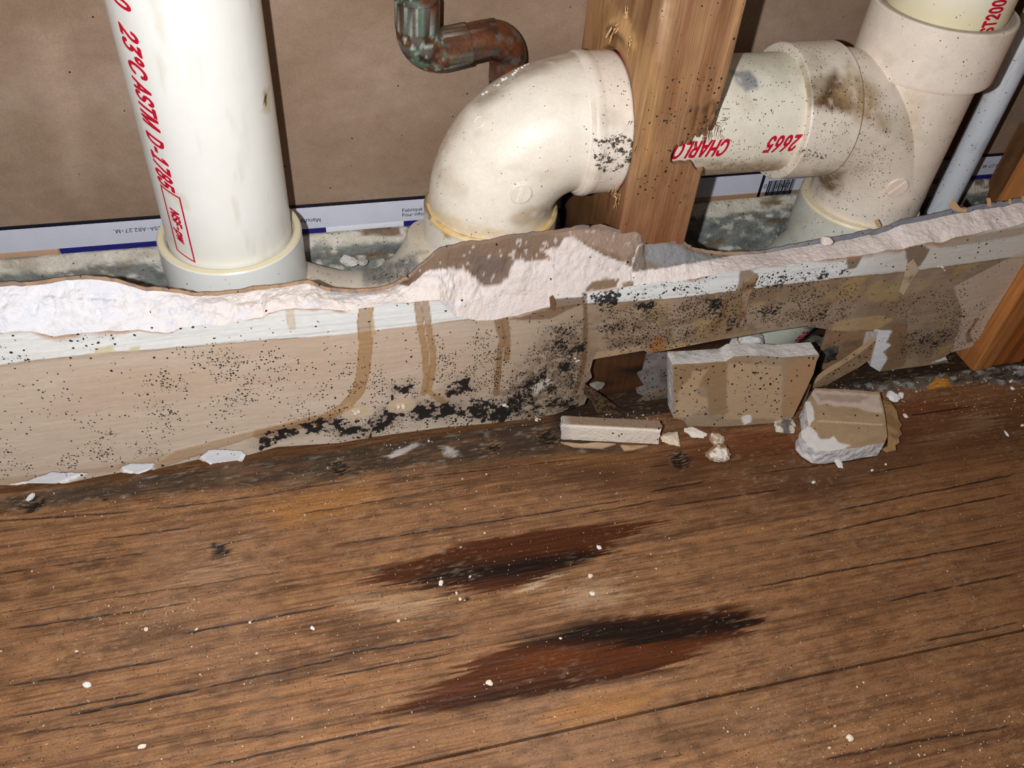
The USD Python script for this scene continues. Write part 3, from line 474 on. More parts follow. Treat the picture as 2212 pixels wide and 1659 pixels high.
def face_col(v):
    uv = v[:, [0, 2]]; x, z = uv.T; n = fbm(np.c_[x * .05, z * .3, 0 * x], 4, 211); w = fbm(np.c_[x * .012, z * .03, 0 * x], 3, 212)
    c = np.tile(S(204, 186, 167), (len(v), 1)); c = blend(c, S(218, 202, 184), np.clip((n - .5) * 4, 0, 1) * .5); c = blend(c, S(192, 164, 138), np.clip((w - .52) * 5, 0, 1) * .4)
    c = blend(c, S(156, 134, 112), np.clip((x - 215) / 90, 0, 1) * .9)
    c = blend(c, S(96, 78, 62), inside(uv, Q([(1060, 850), (1130, 790), (1190, 715), (1262, 690), (1266, 860), (1200, 900), (1080, 905)]), 8, .06, 33, 7) * np.clip(.25 + 2 * (fbm(np.c_[x * .3, z * .3, 0 * x], 4, 34) - .3), 0, 1) * .8)
    c = blend(c, S(110, 88, 66), np.clip((fbm(np.c_[x * .16, z * .2, 0 * x], 5, 35) - .46) * 6, 0, 1) * np.clip((x - 295) / 30, 0, 1) * np.clip((470 - x) / 60, .35, 1) * .6)                                         # the wet right half of the paper is browner
    c = blend(c, S(134, 108, 82), np.clip((fbm(np.c_[x * .05, z * .05, 0 * x], 4, 213) - .5) * 6, 0, 1) * np.clip((x - 290) / 60, 0, 1) * .6)
    c = blend(c, S(182, 154, 100), np.clip((fbm(np.c_[x * .07, z * .07, 0 * x], 4, 214) - .56) * 8, 0, 1) * np.clip((x - 300) / 60, 0, 1) * .5)
    tl = np.interp(x, TL[:, 0], TL[:, 1]); d = z - tl + .5 * (fbm(np.c_[x * .5, 0 * x, 0 * x], 3, 215) - .5)
    paint_ = np.clip(d * 3, 0, 1)
    white = blend(np.tile(S(238, 240, 238), (len(v), 1)), S(206, 196, 182), np.clip((x - 440) / 40, 0, 1) * .75)
    white = blend(white, S(214, 216, 216), np.clip((fbm(np.c_[x * .03, z * 1.2, 0 * x], 3, 216) - .55) * 8, 0, 1) * .5)
    c = c * (1 - paint_[:, None]) + white * paint_[:, None]
    c = blend(c, S(120, 96, 76), np.clip(1 - np.abs(d + .35) / .5, 0, 1) * np.clip((fbm(np.c_[x * .06, 0 * x, 0 * x], 3, 217) - .36) * 5, 0, 1) * .75)
    for p, colr, a in (([(1185, 690), (1260, 655), (1260, 640), (1195, 645), (1190, 662), (1130, 684), (1080, 692), (1010, 690), (950, 650), (985, 676), (1020, 692)], S(128, 102, 78), .9), ([(1600, 580), (1622, 584), (1635, 596), (1610, 660), (1600, 720), (1540, 738), (1500, 735), (1540, 690), (1590, 640)], S(140, 114, 84), .85), ([(1955, 536), (1990, 528), (2010, 538), (1985, 575), (1960, 570)], S(128, 104, 80), .9),
                       ([(1830, 556), (1862, 553), (1850, 578), (1828, 582)], S(128, 104, 80), .9), ([(2010, 525), (2212, 488), (2212, 505), (2110, 525), (2030, 535)], S(170, 146, 124), .7), ([(1930, 700), (1960, 700), (1955, 790), (1905, 803), (1915, 760)], S(140, 108, 78), .8), ([(1800, 695), (1900, 680), (1930, 690), (1895, 712), (1800, 714)], S(196, 162, 118), .6),
                       ([(2060, 620), (2212, 540), (2212, 680), (2050, 780), (2080, 680)], S(206, 184, 164), .75), ([(2212, 580), (2140, 660), (2060, 770), (2100, 755), (2212, 660)], S(206, 186, 168), .6), ([(1280, 775), (1340, 766), (1400, 757), (1400, 745), (1290, 760)], S(186, 156, 122), .7), ([(1405, 740), (1430, 725), (1440, 755), (1404, 762)], S(166, 106, 48), .8), ([(1440, 757), (1470, 745), (1470, 752)], S(168, 100, 40), .8), ([(1440, 750), (1800, 700), (1700, 712), (1440, 760)], S(190, 158, 118), .5)):
        c = blend(c, colr, inside(uv, Q(p), .9, .35, int(p[0][0]), .35) * a)
    c = blend(c, S(214, 200, 150), inside(uv, Q([(205, 752), (240, 745), (250, 760), (205, 765)]), 1, .3, 5, .6) * .7); c = blend(c, S(206, 196, 150), inside(uv, Q([(280, 748), (302, 746), (302, 760), (278, 760)]), .8, .3, 6, .6) * .7)
    for line, wd, colr in RUNS:
        L = Q(line); dd = shapely.distance(LineString(L), shapely.points(uv)) + .8 * (fbm(np.c_[x * .25, z * .12, 0 * x], 3, 218) - .5)
        a = np.clip((wd * .5 - dd) / .35, 0, 1) * .72; rim = np.clip(1 - np.abs(dd - wd * .44) / .4, 0, 1) * .35
        c = blend(c, colr, np.clip(a + rim, 0, 1)); 
    c = blend(c, S(172, 138, 102), inside(uv, SEAM, .7, .4, 4, .4) * .6); c = blend(c, S(180, 150, 118), inside(uv, Q([(-20, 1035), (200, 1012), (430, 965), (440, 985), (330, 1005), (150, 1030), (0, 1050)]), 1.5, .2, 9, 1) * .6)
    for p in BLACKS: c = blend(c, S(92, 82, 74), inside(uv, Q(p), 4, .15, 71, 6) * .4)
    for p, cx, cz in ((770, 890, 5), (868, 876, 6)):
        ctr = Q([(p, cx)])[0]; dd = np.hypot((x - ctr[0]) * .75, z - ctr[1]); c = blend(c, S(206, 182, 150), np.clip((6.2 - dd) / 1.5, 0, 1) * .8)
    c = blend(c, S(222, 212, 202), inside(uv, Q([(1140, 840), (1180, 815), (1195, 822), (1160, 850)]), .8, .6, 12, .4) * .7)
    for p in (CHIP1, CHIP2, CHIP3, Q([(1890, 712), (1926, 714), (1916, 738), (1924, 747), (1908, 760), (1918, 775), (1908, 790), (1900, 806), (1875, 795), (1885, 750)]), Q([(2010, 785), (2045, 770), (2056, 764), (2050, 776)])): c = blend(c, S(236, 236, 240), inside(uv, p, .8, .5, 1, .3))
    top = zf(x) - z; c = blend(c, S(186, 140, 106), np.clip(1.2 - top / (.6 + 2.2 * np.clip((fbm(np.c_[x * .05, 0 * x, 0 * x], 3, 226) - .5) * 6, 0, 1)) + .5 * (fbm(np.c_[x * .3, z * .3, 0 * x], 3, 219) - .5), 0, 1) * np.clip((fbm(np.c_[x * .07, 0 * x, 0 * x], 3, 220) - .35) * 5, 0, 1) * .9)
    return c
def face_msk(v):
    uv = v[:, [0, 2]]; m = np.zeros((len(v), 3)); tl = np.interp(uv[:, 0], TL[:, 0], TL[:, 1])
    for k, (p, d) in enumerate(SPECKS): m[:, 0] = np.maximum(m[:, 0], min(1., d * 1.7) * inside(uv, Q(p), 5, .07, k, 5.0) * np.clip(.1 + 3.6 * (fbm(np.c_[uv * .11, 0 * uv[:, 0]], 3, 231) - .33), 0, 1.1))
    for k, (p, d) in enumerate(BLOT): m[:, 1] = np.maximum(m[:, 1], d * inside(uv, Q(p), 6, .08, 40 + k, 4.0) * np.clip(.5 + 2 * (fbm(np.c_[uv * .15, 0 * uv[:, 0]], 3, 232) - .3), 0, 1.3))
    for k, p in enumerate(BLACKS): m[:, 1] = np.maximum(m[:, 1], .9 * inside(uv, Q(p), 3.5, .3, 60 + k, 2.2) * np.clip(.6 + 2.4 * (fbm(np.c_[uv * .35, 0 * uv[:, 0]], 3, 233) - .4), 0, 1.25))
    for p, cx in ((770, 890), (868, 876)):
        ctr = Q([(p, cx)])[0]; m[:, :2] *= np.clip((np.hypot((uv[:, 0] - ctr[0]) * .75, uv[:, 1] - ctr[1]) - 5) / 1.5, .05, 1)[:, None]
    return m
BROWNS = [[(900, 580), (935, 545), (985, 520), (1060, 515), (1100, 505), (1260, 485), (1345, 495), (1390, 500), (1393, 515), (1378, 535), (1362, 575), (1340, 568), (1290, 545), (1255, 525), (1232, 508), (1215, 515), (1205, 535), (1175, 540), (1192, 562), (1150, 565), (1115, 560), (1100, 585), (1096, 606), (1068, 618), (1040, 616), (1030, 600), (1003, 583), (978, 578), (930, 582), (900, 602), (880, 618), (860, 612), (895, 590)],
          [(1362, 575), (1380, 535), (1400, 518), (1480, 520), (1500, 535), (1560, 550), (1590, 552), (1470, 572), (1366, 590)]]
def core_col(v):
    p = px(v); x, z = v[:, 0], v[:, 2]; n = fbm(v * .12, 4, 241)
    c = np.tile(S(243, 230, 222), (len(v), 1)); c = blend(c, S(238, 240, 246), np.clip((150 - x) / 90, 0, 1) * .8); c = blend(c, S(226, 228, 240), np.clip((n - .5) * 5, 0, 1) * np.clip((340 - x) / 200, 0.15, 1) * .6)
    c = blend(c, S(214, 196, 186), np.clip((fbm(v * .3, 4, 242) - .6) * 7, 0, 1) * .4); c = blend(c, S(226, 212, 206), np.clip((x - 225) / 40, 0, 1) * np.clip((330 - x) / 20, 0, 1) * .7)
    for k, b in enumerate(BROWNS): c = blend(c, [S(138, 114, 96), S(140, 124, 112)][k], inside(p, b, 5, .05, 3 + k, 1.0))
    c = blend(c, S(118, 104, 98), inside(p, [(1010, 545), (1090, 560), (1100, 590), (1060, 618), (1040, 610), (1020, 570)], 10, .05, 7, 8) * .7)
    c = blend(c, S(150, 152, 156), inside(p, [(1390, 560), (1400, 530), (1440, 525), (1500, 545), (1560, 556), (1440, 575)], 10, .06, 8, 5) * .8)
    c = blend(c, S(228, 214, 208), (fbm(np.c_[p * .12, 0 * x], 3, 243) > .72) * inside(p, BROWNS[0]) * .7)
    c = blend(c, S(182, 156, 140), inside(p, [(1190, 500), (1380, 490), (1390, 520), (1350, 560), (1250, 520)], 8, .05, 9, 6) * .55)
    c = blend(c, S(134, 108, 82), inside(p, [(1262, 629), (1275, 610), (1310, 600), (1340, 603), (1330, 620), (1300, 627)], 4, .08, 10, 1) * .95); c = blend(c, S(140, 112, 86), inside(p, [(1345, 612), (1370, 606), (1370, 620), (1345, 624)], 4, .08, 11, 1) * .9)
    for cr in ([(1188, 562), (1225, 572), (1270, 566), (1320, 582), (1365, 585)], [(1366, 500), (1378, 560), (1366, 590), (1372, 620)], [(1038, 617), (1025, 640), (1005, 660)], [(1190, 618), (1240, 622), (1260, 628)], [(100, 640), (250, 650), (330, 655), (420, 665)], [(700, 618), (660, 640), (650, 660)]):
        d = shapely.distance(LineString(cr), shapely.points(p)) + 5 * (fbm(np.c_[p * .08, 0 * x], 3, 244) - .5); c = blend(c, S(140, 136, 140), np.clip(1.0 - np.abs(d) / 1.6, 0, 1) * np.clip((fbm(np.c_[p * .02, 0 * x], 3, 249) - .4) * 6, 0, 1) * .6)
    low = (z < np.minimum(zf(x), zk(x)) - 3) ; c = blend(c, S(206, 202, 200), low * .6)
    return c
def core_side(wv, wt):
    v = wv.reshape(-1, 3).copy(); t = wt.ravel(); top = (v[:, 2] > np.minimum(zf(v[:, 0]), zk(v[:, 0])) - 4)
    n = fbm(v * .11, 4, 251) - .5; n2 = fbm(v * .4, 3, 252) - .5; left = np.clip((330 - v[:, 0]) / 60, 0.25, 1); b = np.sin(np.pi * t)
    bulge = np.where(v[:, 0] < 225, 1.6, .6)
    v[:, 2] += top * b * (left * (5.5 * n + 2.2 * n2) + bulge * left); v[:, 1] += top * b * left * (-4 * n - 2.0 * n2)
    p = px(v)
    for cr, dp in (([(1188, 562), (1225, 572), (1270, 566), (1320, 582), (1365, 585)], 1.6), ([(1366, 500), (1378, 560), (1366, 590), (1372, 620)], 1.6), ([(1038, 617), (1025, 640), (1005, 660)], 1.2)):
        d = shapely.distance(LineString(cr), shapely.points(p)); v[:, 2] -= dp * np.clip(1 - d / 4.5, 0, 1) * b ** .3
    bay = inside(p, [(930, 585), (985, 525), (1090, 525), (1180, 550), (1115, 560), (1098, 600), (1060, 618), (1035, 612), (1000, 580)], 4, .05, 3, 8)
    v[:, 1] += bay * 2.2 * b; return v.reshape(wv.shape)
A, Wl, Bk = slab(outline, .64, front, backf, rows=26, rough=.5, freq=.5, seed=255, side=core_side)
put(wf_, 'face_paper', A, M_PAPER, face_col, face_msk, label='beige front paper with mould specks, brown runs and a band of white paint')
put(wf_, 'gypsum_core', (Wl[0], Wl[1]), M_GYPSUM, core_col, [.015, 0, 0], label='crumbling pinkish white plaster core of the broken top edge')
# torn rear paper standing a little above the core
xs = np.arange(XLEFT, XEND, .9); zz = zk(xs) + .3 + .9 * (fbm(np.c_[xs * .4, 0 * xs, 0 * xs], 4, 261) - .45) + np.clip((xs - 395) / 60, 0, 1) * 1.5
rows = 12; t = np.linspace(0, 1, rows); low = np.interp(xs, [XLEFT, 300, 318, 520, 525, XEND], [20, 20, 58, 58, 30, 30])
vz = low[:, None] * (1 - t) + zz[:, None] * t; vy = 13.0 + .3 * t[None] ** 3 + .5 * (fbm(np.c_[xs * .1, 0 * xs, 0 * xs], 3, 262) - .5)[:, None] * t[None] ** 3
fr = np.stack([np.repeat(xs, rows), vy.ravel(), vz.ravel()], 1); bk = fr + [0, np.float64(.9), 0]; gf = gridfaces(len(xs), rows)
edge = np.arange(len(xs)) * rows + rows - 1; n = len(fr); ef = np.vstack([np.stack([edge[:-1], edge[1:], n + edge[1:]], 1), np.stack([edge[:-1], n + edge[1:], n + edge[:-1]], 1)])
def rear_col(v):
    x = v[:, 0]; c = np.tile(S(176, 142, 112), (len(v), 1)); c = blend(c, S(136, 138, 146), np.clip((x - 375) / 40, 0, 1)); c = blend(c, S(150, 124, 106), np.clip((x - 215) / 15, 0, 1) * np.clip((370 - x) / 20, 0, 1))
    return blend(c, S(120, 110, 110), np.clip((fbm(v * .3, 3, 263) - .52) * 8, 0, 1) * .6)
put(wf_, 'back_paper', (np.vstack([fr, bk]), np.vstack([gf, gf[:, ::-1] + n, ef])), M_PAPER, rear_col, [.03, 0, 0], label='torn grey and tan rear paper standing above the plaster edge')
# flaps, frayed bits and popped fastener spots of the strip
def flap(pts, Y0, thick, lean, name, colr, parent, label, msk=(0, 0, 0), curl=0.0, seed=0, res=.8):
    uv = on_y(pts, Y0); z0 = uv[:, 1].min()
    def fr(q): z = q[:, 1]; return np.c_[q[:, 0], Y0 + lean * (z - z0) + curl * ((z - z0) / max(np.ptp(uv[:, 1]), 1)) ** 2 + .6 * (fbm(np.c_[q * .15, 0 * z], 3, seed) - .5), z]
    v, f, t, s = closed_slab(uv, res, fr, lambda q: fr(q) + [0, thick, 0], rows=2, rough=.1, seed=seed)
    return put(parent, name, (v, f), M_PAPER, colr, msk, label=label)
def pcol(a, b, seed, fr=.15): return lambda v: blend(np.tile(a, (len(v), 1)), b, np.clip((fbm(v * fr, 4, seed) - .48) * 6, 0, 1))
flap([(1188, 645), (1196, 640), (1202, 655), (1198, 672), (1190, 668)], -1.2, .9, .02, 'torn_flap', S(120, 88, 64), wf_, 'small curled brown paper tab', seed=4)
flap([(1262, 833), (1275, 845), (1300, 860), (1350, 893), (1398, 912), (1360, 918), (1310, 914), (1296, 905), (1280, 872), (1266, 862)], -4.0, .8, .12, 'torn_flap', pcol(S(96, 72, 50), S(52, 38, 26), 271, .5), wf_, 'dark dirty paper flap hanging into the hole', (.9, .25, 0), seed=5)
flap([(1606, 612), (1632, 590), (1640, 598), (1618, 640), (1606, 700), (1598, 712), (1602, 660)], -1.3, .7, .0, 'loose_tape', pcol(S(162, 136, 108), S(118, 92, 66), 272), wf_, 'thin lifted strip of joint tape', (.2, 0, 0), seed=6)
flap([(1960, 575), (1975, 560), (1985, 585), (1965, 615), (1950, 640), (1944, 632)], -1.2, .6, .0, 'loose_tape', pcol(S(200, 178, 150), S(150, 124, 96), 273), wf_, 'thin torn sliver of joint tape', (.1, 0, 0), seed=7)
for k, (cx, cy, s) in enumerate(((772, 892, 3.2), (872, 880, 3.6), (1090, 872, 3.4), (2036, 580, 3.0), (1160, 905, 3.5), (757, 672, 1.5), (1250, 775, 2.0))):
    for j in range(4):
        p = aty(cx + rng.normal(0, 5), cy + rng.normal(0, 4), -.5); m = lump(s * rng.uniform(.4, .8), 300 + 7 * k + j, 1, 2); put(wf_, 'plaster_bit', (m[0] + p, m[1]), M_CRUMB, S(226, 214, 202))
for pts, Y, nm in (([(1890, 478), (1898, 476), (1904, 488), (1896, 492)], 12.6, 'a'), ([(2052, 444), (2060, 430), (2066, 438), (2076, 450), (2090, 452), (2088, 460), (2066, 456), (2056, 452)], 12.6, 'b'), ([(2132, 430), (2140, 428), (2142, 446), (2134, 446)], 12.6, 'c'), ([(2180, 434), (2184, 430), (2186, 440), (2180, 441)], 12.6, 'd'), ([(2208, 426), (2214, 424), (2216, 436), (2209, 436)], 12.6, 'e')):
    flap(pts, Y, .6, .05, 'frayed_bit', S(206, 170, 130), wf_, None, seed=ord(nm), res=.6)

# ------------------------------------------------------------------ studs
PZC, PYC = 157.5, 50.5                                             # axis of the horizontal drain: height and depth
def wood_col(a, b, grain):
    def f(v):
        n = fbm(v * grain, 4, 301); c = blend(np.tile(a, (len(v), 1)), b, np.clip((n - .42) * 4, 0, 1)); return c
    return f
def to_man(m): return m3.Manifold(m3.Mesh(np.asarray(m.vertices, np.float32), np.asarray(m.faces, np.uint32)))
sx0, sx1 = 315.4, 353.2
body = to_man(box(sx0, sx1, 13.1, 101.5, 38.2, 520, 1.2))
hole = m3.Manifold.cylinder(60, 34.9, 34.9, 72, True).rotate([0, 90, 0]).translate([334, PYC, PZC])
notch = on_y([(1600, 190), (1562, 206), (1550, 236), (1541, 271), (1533, 284), (1528, 276), (1522, 297), (1514, 285), (1506, 298), (1500, 287), (1494, 296), (1490, 303), (1486, 294), (1478, 312), (1474, 306), (1466, 318), (1463, 311), (1457, 318), (1450, 336), (1448, 350), (1456, 356), (1470, 352), (1483, 355), (1493, 351), (1497, 360), (1510, 375), (1640, 300)], 13.0)
cs = m3.CrossSection([notch.tolist()], m3.FillRule.NonZero)
cut = m3.Manifold.extrude(cs, 60).rotate([90, 0, 0]).translate([0, 55, 0])
stud_m = (body - hole - cut).refine_to_length(3.2)
sv, sf, _ = meshkit.arrays(stud_m)
inn = (sv[:, 1] < 100) & (sv[:, 2] > 40); sv = sv + inn[:, None] * .5 * np.c_[noise(sv * [.5, .5, .03], 3) - .5, noise(sv * [.5, .5, .03], 4) - .5, 0 * sv[:, 0]]
def stud_col(v):
    x, y, z = v.T; n = fbm(v * [.22, .18, .012], 4, 302); c = np.tile(S(160, 120, 86), (len(v), 1))
    c = blend(c, S(134, 90, 56), np.clip((n - .47) * 6, 0, 1) * .75); c = blend(c, S(196, 150, 104), np.clip((.44 - n) * 7, 0, 1) * .6)
    p = np.c_[x, z]; fr = (y < 16)
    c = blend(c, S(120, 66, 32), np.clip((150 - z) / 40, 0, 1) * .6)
    c = blend(c, S(190, 146, 94), inside(np.c_[x, z], on_y([(1385, 130), (1430, 110), (1420, 220), (1410, 330), (1380, 380)], 13), 3, .1, 5, 3) * .7)
    c = blend(c, S(92, 62, 40), np.clip((fbm(v * [.5, .5, .012], 4, 303) - .58) * 8, 0, 1) * .55)
    pq = px(v); left = (x < sx0 + .8)
    c = blend(c, S(222, 178, 124), left * inside(pq, [(1318, 48), (1338, 30), (1352, 40), (1368, 70), (1374, 110), (1362, 100), (1345, 80), (1330, 66)], 7, .06, 3, 2) * .85)
    c = blend(c, S(60, 44, 34), left * inside(pq, [(1305, 60), (1330, 52), (1345, 80), (1350, 96), (1325, 90)], 8, .06, 4, 3) * .6)
    c = blend(c, S(66, 44, 26), inside(p, on_y([(1490, 230), (1550, 210), (1535, 290), (1490, 280)], 13), 4, .2, 7, 2) * (fbm(v * .5, 3, 304) > .5) * .7)
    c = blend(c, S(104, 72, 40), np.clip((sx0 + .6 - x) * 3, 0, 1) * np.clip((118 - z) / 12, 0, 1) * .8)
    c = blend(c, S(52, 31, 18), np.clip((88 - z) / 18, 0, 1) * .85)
    return blend(c, S(222, 190, 160), inside(p, on_y([(1438, 0), (1450, 0), (1440, 60), (1428, 130), (1424, 90)], 13), 1, .2, 6, .8) * fr * .7)
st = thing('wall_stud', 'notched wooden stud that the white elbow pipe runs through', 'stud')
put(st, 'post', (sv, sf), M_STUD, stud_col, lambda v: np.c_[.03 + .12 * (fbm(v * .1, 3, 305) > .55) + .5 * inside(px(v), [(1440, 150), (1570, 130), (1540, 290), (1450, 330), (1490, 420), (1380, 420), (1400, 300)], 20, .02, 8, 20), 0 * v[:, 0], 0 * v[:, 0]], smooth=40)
def splinters(parent, spots, colr, seed, lab):
    r = np.random.default_rng(seed); V, F = [], []
    for (p, d, n, L, w, sp) in spots:
        for _ in range(n):
            fibre(V, F, np.asarray(p) + r.normal(0, sp, 3) * [1, .3, 1], np.asarray(d, float) + r.normal(0, .22, 3), L * r.uniform(.5, 1.2), w * r.uniform(.6, 1.3), r.uniform(-.5, .4))
    put(parent, 'splinter', (np.vstack(V), np.vstack(F)), M_STUD, colr, kind='stuff', label=lab)
p1 = atx = lambda x, y, X: EYE + ray(x, y) * (X - EYE[0]) / ray(x, y)[0]
splinters(st, [(p1(1335, 62, sx0 - .5), (-.5, -.2, -.3), 7, 4.5, .8, 1.6), (p1(1362, 88, sx0 - .5), (-.3, -.3, -1), 9, 4.5, .8, 1.2), (p1(1352, 40, sx0 - .5), (-.2, -.1, .8), 5, 4.5, .7, 1.2)], S(226, 184, 130), 11, 'pale splinters round the top of the bored hole')
splinters(st, [(p1(1330, 405, sx0 - 1), (-.7, -.5, -.5), 18, 4.5, .5, 1.3), (p1(1335, 425, sx0 - 1), (0, -.4, -1), 20, 5, .5, 1.3), (p1(1378, 280, sx0 - 1), (-.6, -.4, .2), 4, 4, .4, 3)], S(206, 164, 112), 12, 'curled splinters under the bored hole')
splinters(st, [(aty(1530, 285, 13.5), (.3, -.1, -1), 16, 3.5, .3, 2), (aty(1545, 265, 13.5), (1, -.2, -.5), 12, 2.6, .28, 2.4), (aty(1490, 300, 13.5), (0, -.1, -1), 14, 3, .3, 2)], S(176, 132, 88), 13, 'frayed splinters at the notch')
st2 = thing('wall_stud', 'dark brown wooden stud behind the thin grey pipe at the right edge', 'stud')
m = box(622, 660, 13.5, 101.5, 38.2, 520, 1.0); put(st2, 'post', meshkit.arrays(to_man(m).refine_to_length(4))[:2], M_STUD, lambda v: blend(wood_col(S(124, 84, 50), S(86, 54, 28), [.2, .2, .012])(v), S(176, 150, 124), np.clip((fbm(v * [.1, .1, .03], 4, 307) - .6) * 8, 0, 1)), smooth=40)
st3 = thing('wall_stud', 'bright orange-brown split wooden post standing at the right end of the broken drywall', 'stud')
for a, b, y0, y1, s in ((567.2, 582.0, -8.4, 40, 1), (582.6, 607, -6.8, 40, 2)):
    bm = to_man(box(a, b, y0, y1, .6, 520, 1.0)).refine_to_length(3.0); bv, bf, _ = meshkit.arrays(bm)
    bv = bv + (.9 * (fbm(bv * [.25, .25, .015], 3, 310 + s) - .5))[:, None] * [0, 1, 0] + (np.clip(10 - bv[:, 2], 0, 10) / 10 * 1.4 * (noise(bv * [.4, 0, 0], s) - .5))[:, None] * [0, 0, 1]
    put(st3, 'split_board', (bv, bf), M_STUD, (lambda v: blend(wood_col(S(190, 124, 68), S(150, 88, 40), [.3, .3, .012])(v), S(180, 116, 64), .3 * np.ones(len(v)))) if s == 1 else (lambda v: wood_col(S(162, 92, 40), S(118, 60, 24), [.3, .3, .012])(v)), smooth=40)

# ------------------------------------------------------------------ left white pipe
WHITE, CREAM = S(240, 240, 234), S(238, 228, 212)
LX, LY = 128.1, 63.7
lp = thing('drain_pipe', 'clean white vertical plastic pipe with red lettering, leftmost in the cavity', 'pipe')
def lpc(v):
    c = np.tile(WHITE, (len(v), 1)); p = px(v); c = blend(c, S(232, 226, 206), np.clip((v[:, 2] - 0) / 300, 0, 1) * .0 + .35 * np.clip((125 - v[:, 2]) / 25, 0, 1))
    c = blend(c, S(206, 202, 170), inside(p, [(355, 400), (395, 420), (415, 455), (390, 452)], 6, .05, 3, 3) * .4); c = blend(c, S(210, 200, 180), np.clip((fbm(v * [.2, .2, .03], 4, 321) - .62) * 8, 0, 1) * .4)
    c = blend(c, S(214, 196, 160), inside(p, [(566, 190), (582, 190), (584, 245), (568, 245)], 4, .1, 3, 2) * .7)
    return blend(c, S(84, 44, 20), inside(p, [(570, 203), (577, 202), (575, 215), (578, 228), (571, 222)], 1.5, .2, 4, .5))
put(lp, 'pipe', outward(lathe([(.01, 80), (30.15, 80), (30.15, 520), (.01, 520)], (LX, LY, 0))), M_PVC, lpc, [.0, 0, 0], smooth=30)
def pipe_text(parent, text, c, along, ang, r, h, start, shear=.25, stretch=1.0, bold=True, colr=S(196, 16, 46), lift=.04, name='red_lettering'):
    """Lettering along a pipe: ang = direction from the axis to the middle of the letters."""
    along = np.asarray(along, float); e0 = np.asarray(ang, float); e0 = e0 - along * (e0 @ along); e0 /= np.linalg.norm(e0); up = np.cross(e0, along)
    t = letters(text, h, bold, shear, stretch); t = (t[0] - [0, h / 2, 0], t[1])
    if bold:
        o = [(-.13, 0), (.13, 0), (0, .12), (0, -.12)]; t = (np.vstack([t[0] + [a, b, 0.004 * i] for i, (a, b) in enumerate(o)]), np.vstack([t[1] + len(t[0]) * i for i in range(4)]))
    return put(parent, name, on_cylinder(t, np.asarray(c, float) + along * start, along, up, r, lift), M_PRINT, colr, smooth=False)
def azim(deg): a = math.radians(deg); return np.array([math.sin(a), -math.cos(a), 0])
TA = azim(-44.5)
def text_span(parent, text, c, along, ang, r, h, start, length, shear=.25, **k):
    w = letters(text, h, True, shear)[0][:, 0].max(); pipe_text(parent, text, c, along, ang, r, h, start, shear, length / w, **k)
text_span(lp, 'SCH 40', (LX, LY, 221.8), [0, 0, -1], TA, 30.15, 8.6, -27, 27, .35)
text_span(lp, '23°C', (LX, LY, 215.5), [0, 0, -1], TA, 30.15, 8.6, 0, 21.5, .35)
text_span(lp, 'ASTM', (LX, LY, 193.2), [0, 0, -1], TA, 30.15, 8.6, 0, 21.5, .35)
text_span(lp, 'D-1785', (LX, LY, 169.4), [0, 0, -1], TA, 30.15, 8.6, 0, 27, .35)
text_span(lp, 'NSF-pw', (LX, LY, 132.0), [0, 0, -1], azim(-42), 30.15, 4.6, 0, 19.0, .35)
def stamp_bar(x0, x1, y0, y1):
    m = trimesh.creation.box(extents=[x1 - x0, y1 - y0, .12]); m.apply_translation([(x0 + x1) / 2, (y0 + y1) / 2, .06]); v, f = trimesh.remesh.subdivide_to_size(m.vertices, m.faces, 1.2); return v, f
E = [stamp_bar(0, 36, -5.4, -4.7), stamp_bar(0, 36, 4.7, 5.4), stamp_bar(0, .7, -5.4, 5.4), stamp_bar(35.3, 36, -5.4, 5.4)]
V = np.vstack([e[0] for e in E]); F = np.vstack([e[1] + sum(len(q[0]) for q in E[:k]) for k, e in enumerate(E)]); V = V + [0, 0, 0]; V[:, 0] += .3 * V[:, 1]
e0 = azim(-42); up = np.cross(e0, [0, 0, -1.0]); put(lp, 'red_frame', on_cylinder((V, F), (LX, LY, 141.0), [0, 0, -1], up, 30.15, .04), M_PRINT, S(196, 16, 46), smooth=False)

# ------------------------------------------------------------------ drain line through the stud
dl = thing('drain_line', 'cream white elbow, horizontal drain pipe and tee fitting running through the notched stud', 'pipe')
EX, EYc = 258.9, 50.8; HUBZ = 115.3
def dirt(base, spots, seed):
    def f(v):
        p = px(v); c = np.tile(base, (len(v), 1)); n = fbm(v * .08, 4, seed)
        c = blend(c, S(206, 190, 166), np.clip((n - .56) * 6, 0, 1) * .45)
        for pts, colr, a, soft in spots: c = blend(c, colr, np.clip(inside(p, pts, 9, .04, seed, soft) * a * np.clip(.35 + 1.9 * (fbm(v * .3, 4, seed + 3) - .25), 0, 1), 0, 1))
        return c
    return f
def dmsk(base, spots, seed):
    def f(v):
        p = px(v); m = np.zeros((len(v), 3)); m[:, 0] = base * np.clip(.3 + 2.2 * (fbm(v * .06, 3, seed) - .3), 0, 1.3)
        for pts, d, b, soft in spots:
            a = inside(p, pts, 10, .04, seed, soft); m[:, 0] = np.maximum(m[:, 0], a * d); m[:, 1] = np.maximum(m[:, 1], a * b * np.clip(.5 + 2 * (fbm(v * .3, 4, seed + 5) - .3), 0, 1.2))
        return m
    return f
ELB_MOLD = [([(1285, 300), (1340, 285), (1380, 300), (1370, 350), (1330, 375), (1290, 370), (1275, 340)], .5, .56, 6), ([(1330, 170), (1365, 165), (1380, 230), (1350, 240)], .5, .25, 8), ([(1090, 150), (1150, 130), (1100, 190), (1040, 215)], .3, .2, 10)]
